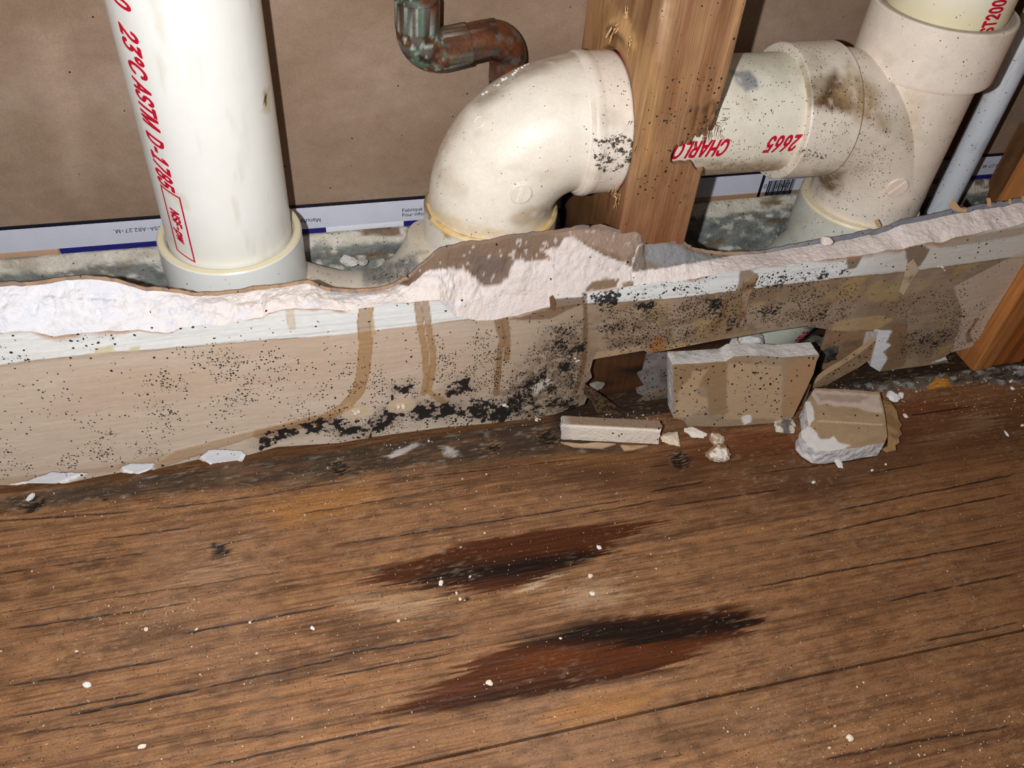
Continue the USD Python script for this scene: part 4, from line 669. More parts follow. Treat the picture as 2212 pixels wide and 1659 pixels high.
ELB_DIRT = [([(1020, 220), (1090, 160), (1160, 130), (1260, 110), (1240, 130), (1120, 175), (1040, 240)], S(150, 128, 108), .7, 10), ([(935, 330), (960, 290), (1000, 240), (1000, 280), (960, 340), (940, 400)], S(176, 150, 122), .55, 8), ([(1090, 470), (1180, 440), (1190, 470), (1120, 490)], S(176, 146, 104), .6, 6), ([(930, 440), (1000, 480), (1100, 500), (1180, 470), (1180, 490), (1050, 520), (930, 480)], S(216, 186, 132), .6, 6)]
Rb = 39.8; er = 31.6
path = np.vstack([[EX, EYc, 100], [EX, EYc, 108], arc((EX + Rb, EYc, PZC - Rb), (-1, 0, 0), (0, 0, 1), Rb, 0, np.pi / 2, 46), [EX + Rb + 2, EYc, PZC]])
rad = np.r_[er - .4, er, np.full(46, er + .2), er + .6]; rad[-6:] += np.linspace(0, 1.2, 6)
ELBOW = outward(capped(path, rad, 130)); put(dl, 'elbow', ELBOW, M_PVCD, dirt(CREAM, ELB_DIRT, 331), dmsk(.05, ELB_MOLD, 333), smooth=30, label='curved cream elbow body')
xe = EX + Rb
put(dl, 'elbow_socket', outward(lathe([(20, -1.5), (32.2, -1.5), (33.9, 0), (34.4, 1.6), (34.3, 3.4), (33.7, 5.6), (33.5, 9), (33.5, 17.5), (33.0, 18.4), (29.6, 18.4), (20, 18.4), (20, -1.5)], (xe - 1, EYc - 1, PZC), (1, 0, 0), 150, 1.0)), M_PVCD, dirt(S(238, 226, 212), ELB_DIRT, 335), dmsk(.16, ELB_MOLD, 337), smooth=30, label='socket collar of the elbow with black mould smear')
put(dl, 'hub', outward(lathe([(30.5, 38.5), (34, 38.5), (34.4, 40), (34.4, HUBZ - 1), (33.8, HUBZ), (31.9, HUBZ), (31.2, HUBZ - 1.5), (30.5, HUBZ - 2), (30.5, 38.5)], (EX, EYc, 0), step=1.2)), M_PVCD,
    lambda v: blend(blend(blend(np.tile(S(230, 222, 208), (len(v), 1)), S(222, 188, 120), np.clip((v[:, 2] - HUBZ + 3) / 2, 0, 1) * np.clip(.4 + 2 * (fbm(v * .15, 3, 341) - .3), 0, 1)), S(120, 116, 110), inside(px(v), [(915, 420), (932, 405), (938, 470), (925, 475), (912, 440)], 5, .1, 3, 1.5) * .9), S(178, 140, 90), np.clip((fbm(v * .25, 3, 342) - .6) * 8, 0, 1) * (v[:, 2] > HUBZ - 4) * .8),
    dmsk(.08, [], 343), smooth=30, label='cream hub with yellow glue squeezed out round its rim')
def ring_glue(c, r, z, amp, seed):
    a = np.linspace(0, 2 * np.pi, 160, endpoint=False); rr = r + amp * (fbm(np.c_[np.cos(a) * 3, np.sin(a) * 3, 0 * a], 4, seed) - .4); th = .5 + 1.4 * amp * .5 * fbm(np.c_[np.cos(a) * 4, np.sin(a) * 4, 0 * a + 5], 3, seed)
    b = np.arange(8) * 2 * np.pi / 8; v = np.stack([np.stack([c[0] + (rr + th * np.cos(q)) * np.cos(a), c[1] + (rr + th * np.cos(q)) * np.sin(a), z + .55 * th * np.sin(q)], 1) for q in b], 1)
    f = gridfaces(160, 8, True); k = np.arange(160); f2 = np.vstack([np.stack([k * 8 + 7, ((k + 1) % 160) * 8 + 7, ((k + 1) % 160) * 8], 1), np.stack([k * 8 + 7, ((k + 1) % 160) * 8, k * 8], 1)]); return outward((v.reshape(-1, 3), np.vstack([f, f2])))
put(dl, 'glue_bead', ring_glue((EX, EYc), 32.4, HUBZ - .2, 1.3, 345), M_PVCD, lambda v: blend(np.tile(S(228, 196, 132), (len(v), 1)), S(188, 160, 120), np.clip((fbm(v * .3, 3, 346) - .5) * 6, 0, 1)), [.1, 0, 0], label='yellowed glue bead')
PR = 29.3; hx0, hx1 = xe + 16, 438.0
PIPE_DIRT = [([(1580, 150), (1620, 150), (1640, 190), (1610, 200), (1590, 170)], S(150, 150, 152), 1.3, 4), ([(1500, 345), (1700, 350), (1690, 385), (1500, 378)], S(170, 144, 108), .8, 8), ([(1580, 130), (1730, 120), (1740, 180), (1690, 180)], S(206, 200, 176), .6, 10)]
PIPE_MOLD = [([(1500, 345), (1620, 340), (1640, 372), (1500, 370)], .55, .28, 6), ([(1590, 310), (1612, 305), (1610, 350), (1590, 350)], .6, .3, 4), ([(1560, 200), (1700, 200), (1690, 300), (1560, 290)], .28, 0, 10)]
put(dl, 'horizontal_pipe', outward(lathe([(.01, 0), (PR, 0), (PR, hx1 - hx0), (.01, hx1 - hx0)], (hx0, PYC, PZC), (1, 0, 0))), M_PVCD, dirt(S(234, 226, 208), PIPE_DIRT, 351), dmsk(.22, PIPE_MOLD, 353), smooth=30)
Ra = np.array([0, -math.cos(math.radians(-2)), math.sin(math.radians(-2))])
pipe_text(dl, 'CHARLOTTE', (0, PYC, PZC), [-1, 0, 0], Ra, PR, 8.4, -368.8, .28, .60)
pipe_text(dl, '2665', (0, PYC, PZC), [-1, 0, 0], Ra, PR, 8.4, -407.0, .28, .60)
def ringband(x, r, w, y, z, colr, par, name, axis=(1, 0, 0)):
    return put(par, name, outward(lathe([(r - .6, 0), (r + .1, 0), (r + .1, w), (r - .6, w), (r - .6, 0)], (x, y, z), axis)), M_PRINT, colr, smooth=30)
ringband(xe + 17.5, 33.2, .9, EYc - 1, PZC, S(150, 18, 60), dl, 'primer_ring'); ringband(407.2, 30.3, 1.4, PYC, PZC, S(170, 90, 96), dl, 'primer_ring')
# tee: branch socket, curved branch, upright body, hubs
TX, TY = 482.4, 50.6
TEE_DIRT = [([(1735, 180), (1800, 150), (1830, 190), (1850, 240), (1800, 240), (1750, 225)], S(104, 74, 44), 1.5, 10), ([(1830, 130), (1900, 200), (1920, 280), (1850, 260), (1800, 200)], S(172, 144, 108), 1.0, 14), ([(1760, 370), (1820, 375), (1810, 420), (1770, 400)], S(128, 100, 68), 1.1, 10), ([(1700, 150), (1760, 110), (1800, 150), (1750, 240)], S(190, 176, 152), .7, 10),
            ([(1960, 190), (2000, 200), (1985, 300), (1960, 340), (1950, 260)], S(212, 190, 156), .6, 8)]
TEE_MOLD = [([(1730, 320), (1770, 310), (1800, 340), (1760, 360), (1725, 350)], .7, .42, 8), ([(1840, 300), (1910, 290), (1930, 370), (1850, 390), (1800, 380)], .75, .25, 12), ([(1890, 280), (1930, 280), (1925, 310)], .8, .5, 4), ([(1760, 180), (1800, 185), (1800, 220), (1765, 215)], .6, .45, 6), ([(1740, 140), (1930, 200), (1920, 400), (1760, 400)], .42, 0, 14)]
bx0, bx1 = 406.8, 435.4
put(dl, 'branch_socket', outward(lathe([(20, 0), (30.4, 0), (33.2, 0), (33.8, .8), (33.8, bx1 - bx0 - .8), (33.2, bx1 - bx0), (31, bx1 - bx0 + .4), (20, bx1 - bx0), (20, 0)], (bx0, PYC + .2, PZC), (1, 0, 0), 150, 1.0)), M_PVCD, dirt(S(234, 222, 206), TEE_DIRT, 361), dmsk(.3, TEE_MOLD, 363), smooth=30, label='dirty socket collar of the tee branch')
Rt = 48.9; cx = TX - Rt
path = np.vstack([[cx - 4, TY, PZC], arc((cx, TY, PZC - Rt), (0, 0, 1), (1, 0, 0), Rt, 0, np.pi / 2, 44), [TX, TY, 96]])
SWEEP = outward(capped(path, 31.0, 130)); put(dl, 'branch_sweep', SWEEP, M_PVCD, dirt(S(234, 220, 204), TEE_DIRT, 365), dmsk(.3, TEE_MOLD, 367), smooth=30, label='curved branch of the tee with brown and black spotting')
def prof_col(f, ztop, colr, w=1.0): return lambda v: blend(f(v), colr, np.clip((v[:, 2] - ztop + w) * 2, 0, 1))
put(dl, 'tee_body', outward(lathe([(20, 88), (30.6, 88), (30.8, 180), (20, 180), (20, 88)], (TX, TY, 0))), M_PVCD, dirt(S(238, 224, 208), TEE_DIRT, 369), dmsk(.1, TEE_MOLD, 371), smooth=30)
put(dl, 'lower_hub', outward(lathe([(27, 71), (33.5, 71), (34.1, 72), (34.1, 98.8), (33.3, 100.1), (31.2, 100.1), (30, 100.1), (27, 98), (27, 71)], (TX - 2, TY, 0), step=1.2)), M_PVCD, lambda v: blend(dirt(S(220, 218, 204), [], 373)(v), S(240, 224, 190), np.clip((v[:, 2] - 97.8) * 1.2, 0, 1) * .9), [.08, 0, 0], smooth=30, label='lower hub of the tee')
RIM = 209.8; UX, UY = TX + 1.5, TY
put(dl, 'upper_socket', outward(lathe([(27, 179), (32.0, 179), (34.5, 179.8), (35, 180.8), (35, RIM - 1), (34.4, RIM), (30.6, RIM), (29.5, RIM - 2.5), (27, RIM - 2.5), (27, 179)], (UX, UY, 0), step=1.2)), M_PVCD, lambda v: blend(dirt(S(240, 226, 210), [], 375)(v), S(168, 158, 146), np.clip((v[:, 2] - RIM + 1.2) * 2, 0, 1) * np.clip(33.8 - np.hypot(v[:, 0] - UX, v[:, 1] - UY), 0, 1) * .85), dmsk(.08, [], 377), smooth=30, label='wide upper socket of the tee')
put(dl, 'riser_pipe', outward(lathe([(.01, 176), (29.3, 176), (29.3, 520), (.01, 520)], (UX, UY, 0))), M_PVC, lambda v: blend(np.tile(S(240, 234, 214), (len(v), 1)), S(234, 216, 160), np.clip((RIM + 14 - v[:, 2]) / 12, 0, 1) * .55), [.04, 0, 0], smooth=30, label='upright pipe with red lettering in the upper socket')
pipe_text(dl, 'ST200', (UX, UY, 0), [0, 0, 1], azim(5), 29.3, 7.6, 207.6, .0, .47)
low = np.vstack([np.linspace((TX - 2, TY, 75), (TX - 4, TY, 66), 5), np.linspace((TX - 8, TY, 58), (447, TY + 4, 16), 16), [(445, TY + 5, 9), (444, TY + 5, .8)]])
LOWB = outward(capped(low, 29.6, 110)); put(dl, 'lower_bend', LOWB, M_PVCD, dirt(S(196, 200, 184), [([(1740, 700), (1765, 705), (1750, 745)], S(60, 62, 60), 1.2, 4)], 379), dmsk(.12, [], 381), smooth=30, label='greenish white pipe bending down behind the strip')
P, n = cast((1733, 725), LOWB); d = np.array([.25, .05, .96]); d = d - n * (n @ d); d /= np.linalg.norm(d)
t = letters('RILE', 6.4, True, 0, .5); t = (t[0] - [t[0][:, 0].mean(), 3.2, 0], t[1]); tw, tf = on_flat(t, P + n * .5, d, np.cross(n, d)); off = ((tw - P) @ np.cross(n, d)); tw = tw - n * (off ** 2 / 60)[:, None]
put(dl, 'red_lettering', (tw, tf), M_PRINT, S(176, 22, 46), smooth=False)
def boss(par, c, n, r, roll, colr, lab):
    n = np.asarray(n, float) / np.linalg.norm(n); _, a, b = axes(n); a2 = math.cos(roll) * a + math.sin(roll) * b
    o = put(par, 'moulded_boss', outward(lathe([(.01, -1.5), (r, -1.5), (r, .35), (r - .5, .8), (.01, .85)], c, n, 60, .8)), M_PVCD, colr, smooth=30, label=lab)
    b2 = np.cross(n, a2); pts = [np.asarray(c) + a2 * (r * .86) * i + b2 * .75 * j + n * k for i in (-1, 1) for j in (-1, 1) for k in (.5, 1.35)]
    put(o, 'ridge', trimesh.convex.convex_hull(np.array(pts)), M_PVCD, colr, smooth=False)
P, n = cast((1125, 418), ELBOW); boss(dl, P, n, 5.4, 1.35, CREAM, 'round slotted boss on the elbow')
P, n = cast((1938, 405), SWEEP); boss(dl, P, n, 6.0, .9, S(236, 218, 200), 'round slotted boss on the tee')
for pxl, r in (((1035, 262), 3.0), ((1020, 330), 1.6)):
    P, n = cast(pxl, ELBOW); put(dl, 'moulded_mark', outward(lathe([(r - .6, -.6), (r, -.6), (r, .25), (r - .3, .35), (r - .6, .25), (r - .6, -.6)], P - n * .1, n, 40, .6)), M_PVCD, CREAM, smooth=30)
for tx_, x0, ang, h in (('3 D', 417, 12, 3.2), ('2 PVC', 418, -8, 3.0), ('CHARLOTTE', 440.5, 18, 2.6)):
    along = [0, 0, -1] if tx_ == 'CHARLOTTE' else [-1, 0, 0]
    if tx_ == 'CHARLOTTE': continue
    a = math.radians(ang); pipe_text(dl, tx_, (0, PYC + .2, PZC), [-1, 0, 0], np.array([0, -math.cos(a), math.sin(a)]), 33.8, h, -x0 - 10, 0, 1, False, S(226, 214, 200), .0, 'raised_lettering')
a = math.radians(2); pipe_text(dl, '2 PVC', (0, EYc - 1, PZC), [-1, 0, 0], np.array([0, -math.cos(a), math.sin(a)]), 33.5, 3.2, -(xe + 16), 0, 1, False, S(226, 214, 200), .0, 'raised_lettering')
def lcc(v):
    c = np.tile(S(232, 235, 232), (len(v), 1)); r = np.hypot(v[:, 0] - LX, v[:, 1] - LY)
    c = blend(c, S(238, 222, 176), np.clip((v[:, 2] - 101.3) * 2, 0, 1) * np.clip((r - 31.0), 0, 1) * .8); return blend(c, S(176, 164, 148), np.clip((32.2 - r), 0, 1) * (v[:, 2] > 101) * .7)
put(dl, 'coupling', outward(lathe([(30.4, 38.5), (34.4, 38.5), (35.0, 40), (35.0, 101.3), (34.4, 102.2), (31.2, 102.2), (30.4, 101.0), (30.4, 38.5)], (LX, LY, 0), step=1.2)), M_PVC, lcc, [.02, 0, 0], smooth=30, label='pale coupling ring with a cream glue edge')
# the cross fitting between the left coupling and the elbow hub
cfp = np.array([(150, LY, 48), (160, 63.4, 43), (173, 61, 39), (182, 59, 38.5), (196, 56, 39.5), (208, 54, 43), (219, 52.6, 50), (229, 51.8, 61), (236, 51, 74), (241, 51, 89)])
k = np.linspace(0, len(cfp) - 1, 60); cfp = np.stack([np.interp(k, np.arange(len(cfp)), cfp[:, j]) for j in range(3)], 1)
for _ in range(6): cfp[1:-1] = (cfp[:-2] + 2 * cfp[1:-1] + cfp[2:]) / 4
SWD = [([(780, 580), (830, 570), (900, 545), (905, 600), (850, 615), (790, 618)], S(140, 136, 130), 1.2, 6), ([(680, 570), (760, 580), (780, 600), (690, 600)], S(206, 196, 176), .6, 8)]
put(dl, 'cross_fitting', outward(capped(cfp, np.r_[np.linspace(28.4, 28.8, 40), np.linspace(28.8, 26.5, 20)], 110)), M_PVCD, dirt(S(216, 206, 188), SWD, 391), dmsk(.15, [([(790, 575), (905, 545), (890, 600), (800, 615)], .8, .42, 8)], 393), smooth=30, label='dusty grey-white fitting sweeping between the two hubs')

# ------------------------------------------------------------------ thin pipe and copper pipe
tp = thing('supply_pipe', 'thin pale grey plastic pipe at the right, between the tee and the dark stud', 'pipe')
put(tp, 'tube', outward(lathe([(.01, 38.3), (7.95, 38.3), (7.95, 520), (.01, 520)], (566.4, 75, 0), segs=80)), M_PVC, lambda v: blend(np.tile(S(222, 226, 232), (len(v), 1)), S(186, 188, 192), np.clip((fbm(v * [.3, .3, .06], 4, 401) - .55) * 6, 0, 1) * .6), [.05, 0, 0], smooth=30)
cp = thing('copper_pipe', 'corroded copper pipe with green patina, jogging behind the elbow', 'pipe')
def cop(dark):
    def f(v):
        n, m, w = fbm(v * .16, 4, 411), fbm(v * .2, 4, 412), fbm(v * .28, 4, 413); c = np.tile(S(112, 66, 40), (len(v), 1)); c = blend(c, S(60, 40, 30), np.clip((n - .48) * 6, 0, 1) * .8)
        c = blend(c, S(106, 100, 96), np.clip((m - (.56 - .1 * dark)) * 9, 0, 1) * .9); g = np.clip((260 - v[:, 0]) / 30, 0, 1)
        c = blend(c, S(96, 128, 112), np.clip((w - .53) * 9, 0, 1) * g * .9); c = blend(c, S(186, 206, 192), np.clip((fbm(v * .4, 4, 414) - .58) * 9, 0, 1) * g); return blend(c, S(40, 32, 28), np.clip((fbm(v * .2, 3, 415) - .55) * 8, 0, 1) * .7)
    return f
A1 = np.array([227.0, 84.5, 179.0]); B1 = np.array([274.0, 92.3, 184.2]); ddir = (B1 - A1) / np.linalg.norm(B1 - A1); rb = 13
put(cp, 'tube', outward(lathe([(.01, 0), (9.8, 0), (9.8, 330), (.01, 330)], A1 + [0, 0, 22], (0, 0, 1), 70)), M_COPPER, cop(1), smooth=30, label='upright tube, grey-green')
e1 = np.vstack([A1 + [0, 0, 26], A1 + [0, 0, 14], arc(A1 + ddir * rb + [0, 0, rb], -ddir, np.array([0, 0, -1.]), rb, 0, np.pi / 2, 22), A1 + ddir * (rb + 12)])
put(cp, 'elbow', outward(capped(e1, np.r_[10.5, 10.5, np.linspace(10.2, 10.4, 22), 10.3], 70)), M_COPPER, cop(1), smooth=30, label='lower copper elbow with verdigris')
put(cp, 'tube', outward(capped(np.linspace(A1 + ddir * 16, B1 - ddir * 8, 20), 9.4, 70)), M_COPPER, cop(.8), smooth=30)
e2 = np.vstack([B1 - ddir * 22, B1 - ddir * rb, arc(B1 - ddir * rb + [0, 0, -rb], np.array([0, 0, 1.]), ddir, rb, 0, np.pi / 2, 22), B1 + [0, 0, -22]])
put(cp, 'elbow', outward(capped(e2, np.r_[9.6, 9.6, np.linspace(9.5, 9.3, 22), 9.3], 70)), M_COPPER, cop(.2), smooth=30, label='upper copper elbow, red-brown')
put(cp, 'tube', outward(lathe([(.01, 0), (9.0, 0), (9.0, 115), (.01, 115)], B1 + [0, 0, -138], (0, 0, 1), 70)), M_COPPER, cop(0), smooth=30)

# ------------------------------------------------------------------ loose drywall pieces
def chunk(name, label, pts, Y0, lean, thick, seed, colr, msk, edge, cat='debris', zmin=.4, res=.75, rows=10, rough=.8, yaw=0.0, piv=None):
    """A piece of wallboard standing on the floor: outline taken on the plane y = Y0 + lean * z (+ yaw * (x - piv))."""
    def plane(x, y):
        d = ray(x, y); n = np.array([-yaw, 1, -lean]); return EYE + d * ((Y0 - yaw * (piv or 0)) - EYE @ n) / (d @ n)
    P3_ = np.array([plane(*p) for p in pts]); uv = P3_[:, [0, 2]].copy(); uv[:, 1] -= min(0, uv[:, 1].min() - zmin)
    def fr(q): return np.c_[q[:, 0], Y0 + yaw * (q[:, 0] - (piv or 0)) + lean * q[:, 1] + .5 * (fbm(np.c_[q * .08, 0 * q[:, 0]], 3, seed) - .5), q[:, 1]]
    n = np.array([-yaw, 1, -lean]); n = n / np.linalg.norm(n)
    A_, W_, B_ = slab(uv, res, fr, lambda q: fr(q) + n * thick, rows=rows, rough=rough, freq=.35, seed=seed)
    sh = np.zeros(3)
    for m_ in (A_, W_, B_): m_[0][:, 2] = np.maximum(m_[0][:, 2], zmin)
    t = thing(name, label, cat)
    put(t, 'face_paper', (A_[0] + sh, A_[1]), M_PAPER, colr, msk, label=None)
    put(t, 'plaster_core', (W_[0] + sh, W_[1]), M_GYPSUM, edge); put(t, 'back_paper', (B_[0] + sh, B_[1]), M_PAPER, S(150, 124, 98))
    return t
def big_col(v):
    p = px(v); c = np.tile(S(158, 136, 114), (len(v), 1)); n = fbm(v * .1, 4, 421); c = blend(c, S(150, 118, 86), np.clip((n - .5) * 5, 0, 1) * .6)
    c = blend(c, S(186, 158, 124), inside(p, [(1575, 785), (1690, 790), (1690, 905), (1565, 905)], 6, .05, 3, 2) * .8); c = blend(c, S(148, 116, 82), inside(p, [(1453, 792), (1570, 780), (1570, 890), (1530, 900), (1530, 840), (1500, 830), (1490, 850), (1453, 850)], 8, .05, 4, 2) * .8)
    c = blend(c, S(188, 160, 126), inside(p, [(1470, 840), (1500, 800), (1530, 795), (1510, 830), (1500, 850), (1530, 860), (1530, 880), (1470, 905), (1455, 900)], 6, .08, 5, 2) * .7); c = blend(c, S(168, 132, 96), inside(p, [(1700, 785), (1770, 772), (1720, 900), (1690, 900)], 6, .05, 6, 2) * .9)
    return blend(c, S(226, 220, 214), inside(p, [(1602, 900), (1620, 895), (1625, 912), (1608, 918)], 3, .1, 7, 1))
chunk('drywall_fragment', 'large upright piece of broken tan-faced drywall leaning in front of the hole in the strip', [(1452, 792), (1500, 790), (1566, 786), (1585, 775), (1640, 773), (1690, 777), (1770, 771), (1763, 785), (1756, 812), (1738, 850), (1724, 880), (1712, 905), (1698, 917), (1640, 920), (1560, 926), (1484, 925), (1476, 912), (1454, 908)], -20.5, .16, 12.5, 431, big_col,
      lambda v: np.c_[.04 + .22 * inside(px(v), [(1560, 780), (1690, 780), (1690, 900), (1620, 880)], 12, .04, 3, 8) + .2 * inside(px(v), [(1455, 800), (1530, 790), (1520, 900), (1455, 905)], 12, .04, 4, 8), 0 * v[:, 0], 0 * v[:, 0]],
      lambda v: blend(np.tile(S(226, 220, 216), (len(v), 1)), S(168, 168, 172), np.clip((fbm(v * .25, 4, 432) - .45) * 5, 0, 1) * np.clip((v[:, 1] + 10) / 6, 0.2, 1) * .75), yaw=-.139, piv=364)
# flat piece lying on the floor, tan paper up
def flat_piece(name, label, pts, ztop, thick, seed, colr, edge, tilt=(0, 0), res=.7, msk=(0.008, 0, 0), rough=1.5, zmin=.3):
    uv = on_z(pts, ztop); c0 = uv.mean(0)
    def fr(q): return np.c_[q, ztop + tilt[0] * (q[:, 0] - c0[0]) + tilt[1] * (q[:, 1] - c0[1]) + .7 * (fbm(np.c_[q * .1, 0 * q[:, 0]], 3, seed) - .5)]
    def bk(q): p = fr(q); p[:, 2] -= thick; return p
    A_, W_, B_ = slab(uv[::1], res, fr, bk, rows=10, rough=rough, freq=.3, seed=seed)
    A_ = (A_[0], A_[1]); dz = min(W_[0][:, 2].min(), B_[0][:, 2].min()); sh = np.array([0, 0, zmin - dz])
    t = thing(name, label, 'debris')
    put(t, 'face_paper', (A_[0] + sh, A_[1]), M_PAPER, colr, msk); put(t, 'plaster_core', (W_[0] + sh, W_[1]), M_GYPSUM, edge); put(t, 'back_paper', (B_[0] + sh, B_[1]), M_PAPER, S(170, 140, 108))
    return t, sh
def flat_col(v):
    p = px(v); c = np.tile(S(178, 150, 116), (len(v), 1)); c = blend(c, S(156, 128, 96), np.clip((fbm(v * [.05, .3, .1], 4, 441) - .5) * 5, 0, 1) * .5)
    c = blend(c, S(214, 192, 176), inside(p, [(1745, 842), (1900, 852), (1905, 895), (1850, 882), (1765, 872)], 5, .06, 3, 1.5) * .9); c = blend(c, S(150, 120, 96), inside(p, [(1760, 850), (1880, 856), (1860, 868), (1770, 866)], 6, .08, 4, 2) * .5)
    c = blend(c, S(232, 226, 222), inside(p, [(1732, 868), (1752, 868), (1762, 900), (1747, 922), (1764, 936), (1775, 950), (1800, 944), (1812, 956), (1840, 962), (1800, 985), (1740, 990), (1715, 950)], 5, .08, 5, 1.2)); c = blend(c, S(226, 204, 172), inside(p, [(1765, 908), (1908, 916), (1908, 919), (1765, 911)], 1.5, .05, 6, .6) * .7)
    return c
fl_t, fl_sh = flat_piece('drywall_fragment', 'flat-lying tan drywall piece with a jagged paper edge, on the floor', [(1737, 874), (1748, 860), (1757, 843), (1820, 845), (1898, 850), (1907, 880), (1912, 905), (1917, 942), (1912, 956), (1880, 960), (1850, 966), (1820, 969), (1795, 973), (1768, 972), (1744, 958), (1731, 944), (1730, 932), (1746, 922), (1742, 900)], 12.0, 11.0, 442, flat_col,
           lambda v: blend(np.tile(S(228, 224, 222), (len(v), 1)), S(176, 176, 180), np.clip((fbm(v * .25, 4, 443) - .5) * 6, 0, 1) * .7), tilt=(.0, .05))
uv = on_z([(1902, 862), (1925, 868), (1938, 885), (1942, 905), (1950, 915), (1944, 925), (1950, 935), (1942, 945), (1944, 955), (1934, 962), (1936, 972), (1915, 978), (1905, 972), (1917, 965), (1917, 945), (1911, 905)], 6.0)
fr2 = lambda q: np.c_[q, 6.5 - .12 * (q[:, 0] - 480) + .05 * (q[:, 1] + 45) + .6 * (fbm(np.c_[q * .15, 0 * q[:, 0]], 3, 444) - .5)]
def dn(q): p = fr2(q); p[:, 2] -= .6; return p
v, f, t, s = closed_slab(uv, .7, fr2, dn, rows=2, rough=.1, seed=445); put(fl_t, 'torn_paper', (v, f), M_PAPER, pcol(S(178, 140, 96), S(152, 116, 78), 446), [.06, 0, 0], label='jagged strip of tan paper sticking out on the right')
# white bevelled length of plaster in front of the strip
def stick():
    A_ = atz(1207, 950, 0); B_ = atz(1425, 961, 0); d = (B_ - A_); L = np.linalg.norm(d); d /= L; n = np.array([-d[1], d[0], 0])
    sec = np.array([(0, .5), (.6, 10.2), (2.0, 11.6), (7.6, 11.9), (8.4, 11.0), (8.2, .5)]); sec = np.array([sec[i % 6] * (1 - u) + sec[(i + 1) % 6] * u for i in range(6) for u in np.linspace(0, 1, 7)[:-1]])
    m = len(sec); s = np.linspace(0, 1, 90); V = []
    for u in s:
        x = u * L; off = 0
        ring = A_ + d * x + n * sec[:, :1] + np.array([0, 0, 1]) * sec[:, 1:]
        ring = ring + d * (np.where(u < .5, 1, -1) * np.maximum(0, .06 - min(u, 1 - u)) / .06 * 3.0 * (fbm(np.c_[sec * .3, 0 * sec[:, 0] + (u > .5) * 7], 3, 451) - .2))[:, None]
        V.append(ring)
    V = np.array(V); V += (.5 * (fbm(V * .4, 3, 452) - .5))[..., None] * n; V = V.reshape(-1, 3); V[:, 2] = np.maximum(V[:, 2], .35)
    c0, c1 = len(V), len(V) + 1; e = 89 * m; k = np.arange(m)
    V = np.vstack([V, V[:m].mean(0), V[e:e + m].mean(0)]); F = np.vstack([gridfaces(90, m)] + [gridfaces(2, m)[:0], np.stack([k + 0, (k + 1) % m, np.full(m, c0)], 1), np.stack([e + (k + 1) % m, e + k, np.full(m, c1)], 1)])
    s0 = np.arange(89); F = np.vstack([F, np.stack([s0 * m + m - 1, (s0 + 1) * m + m - 1, (s0 + 1) * m], 1), np.stack([s0 * m + m - 1, (s0 + 1) * m, s0 * m], 1)]); return outward((V, F)), d, n
(sm, sd, sn) = stick(); sk = thing('plaster_strip', 'long white bar of plaster lying on the floor below the hanging paper flap', 'debris')
put(sk, 'bar', sm, M_GYPSUM, lambda v: blend(blend(np.tile(S(238, 224, 208), (len(v), 1)), S(132, 100, 72), np.clip((v[:, 2] - 11.0) * 2, 0, 1) * .85), S(196, 188, 184), np.clip((296 - v[:, 0]) / 4, 0, 1) * .6), [.05, 0, 0], smooth=35)
for k, (p, z) in enumerate((([(1185, 948), (1200, 955), (1225, 957), (1255, 960), (1290, 957), (1330, 960), (1300, 969), (1240, 966)], .9), ([(1340, 963), (1380, 964), (1400, 963), (1370, 972), (1348, 974)], .9))):
    uv = on_z(p, z); v, f, t, s = closed_slab(uv, .6, lambda q: np.c_[q, z + .5 + .3 * fbm(np.c_[q * .3, 0 * q[:, 0]], 3, 455 + k)], lambda q: np.c_[q, 0 * q[:, 0] + z - .4], rows=2, seed=k); put(sk, 'torn_paper', (v, f), M_PAPER, pcol(S(190, 160, 126), S(150, 120, 90), 457), label='paper shred under the bar')
# the other crumbled pieces
def piece(name, label, pxl, size, seed, colr, z=0.0, squash=.8, group=None, cat='debris', plane=None, spots=None):
    p = atz(*pxl, z) if plane is None else aty(*pxl, plane); v, f = lump(size, seed, squash); v, f = stand((v, f), p[0], p[1], p[2] if plane is not None else z)
    c = colr if spots is None else (lambda q: blend(np.tile(colr, (len(q), 1)), spots, np.clip((fbm(q * .25, 4, seed) - .46) * 10, 0, 1)))
    return put(None, name, (v, f), M_CRUMB, c, smooth=35, label=label, cat=cat, group=group)
piece('plaster_lump', 'tan and white plaster lump between the white strip and the flat drywall piece', (1548, 990), 13.5, 41, S(168, 134, 98), .3, 1.0, spots=S(238, 226, 214)); piece('plaster_lump', 'smaller white lump touching the back of the tan and white lump', (1546, 958), 9.5, 42, S(226, 206, 186), .3, 1.0, spots=S(172, 140, 108))
piece('plaster_lump', 'cream plaster block just right of the cracked end of the white strip', (1448, 955), 12.0, 43, S(232, 214, 190), .3, .8); piece('plaster_lump', 'pointed white plaster chip under the front of the large upright piece', (1502, 940), 11.5, 44, S(236, 226, 214), .3, .6)
piece('plaster_lump', 'white plaster sliver at the foot of the large upright piece, on its right', (1690, 928), 15, 45, S(226, 212, 190), .3, .5, spots=S(120, 116, 116)); piece('plaster_lump', 'upper white plaster lump beside the far edge of the flat drywall piece', (1925, 862), 8.5, 46, S(240, 238, 236), .3, 1.1)
piece('plaster_lump', 'small square white crumb right of the two lumps by the dirt line', (1943, 858), 4.6, 47, S(240, 236, 230), .3, 1.0); piece('plaster_lump', 'white flake in front of the flat drywall piece', (1811, 1003), 7.0, 48, S(236, 232, 228), .3, .45)
piece('plaster_lump', 'white double lump on the dark nail hole at the far left', (68, 1078), 4.5, 49, S(226, 222, 224), .6, 1.0); piece('plaster_lump', 'white lump lying on the broken plaster ledge, right of the tee', (1782, 527), 6.5, 50, S(240, 226, 218), 0, 1.0, plane=8.0)
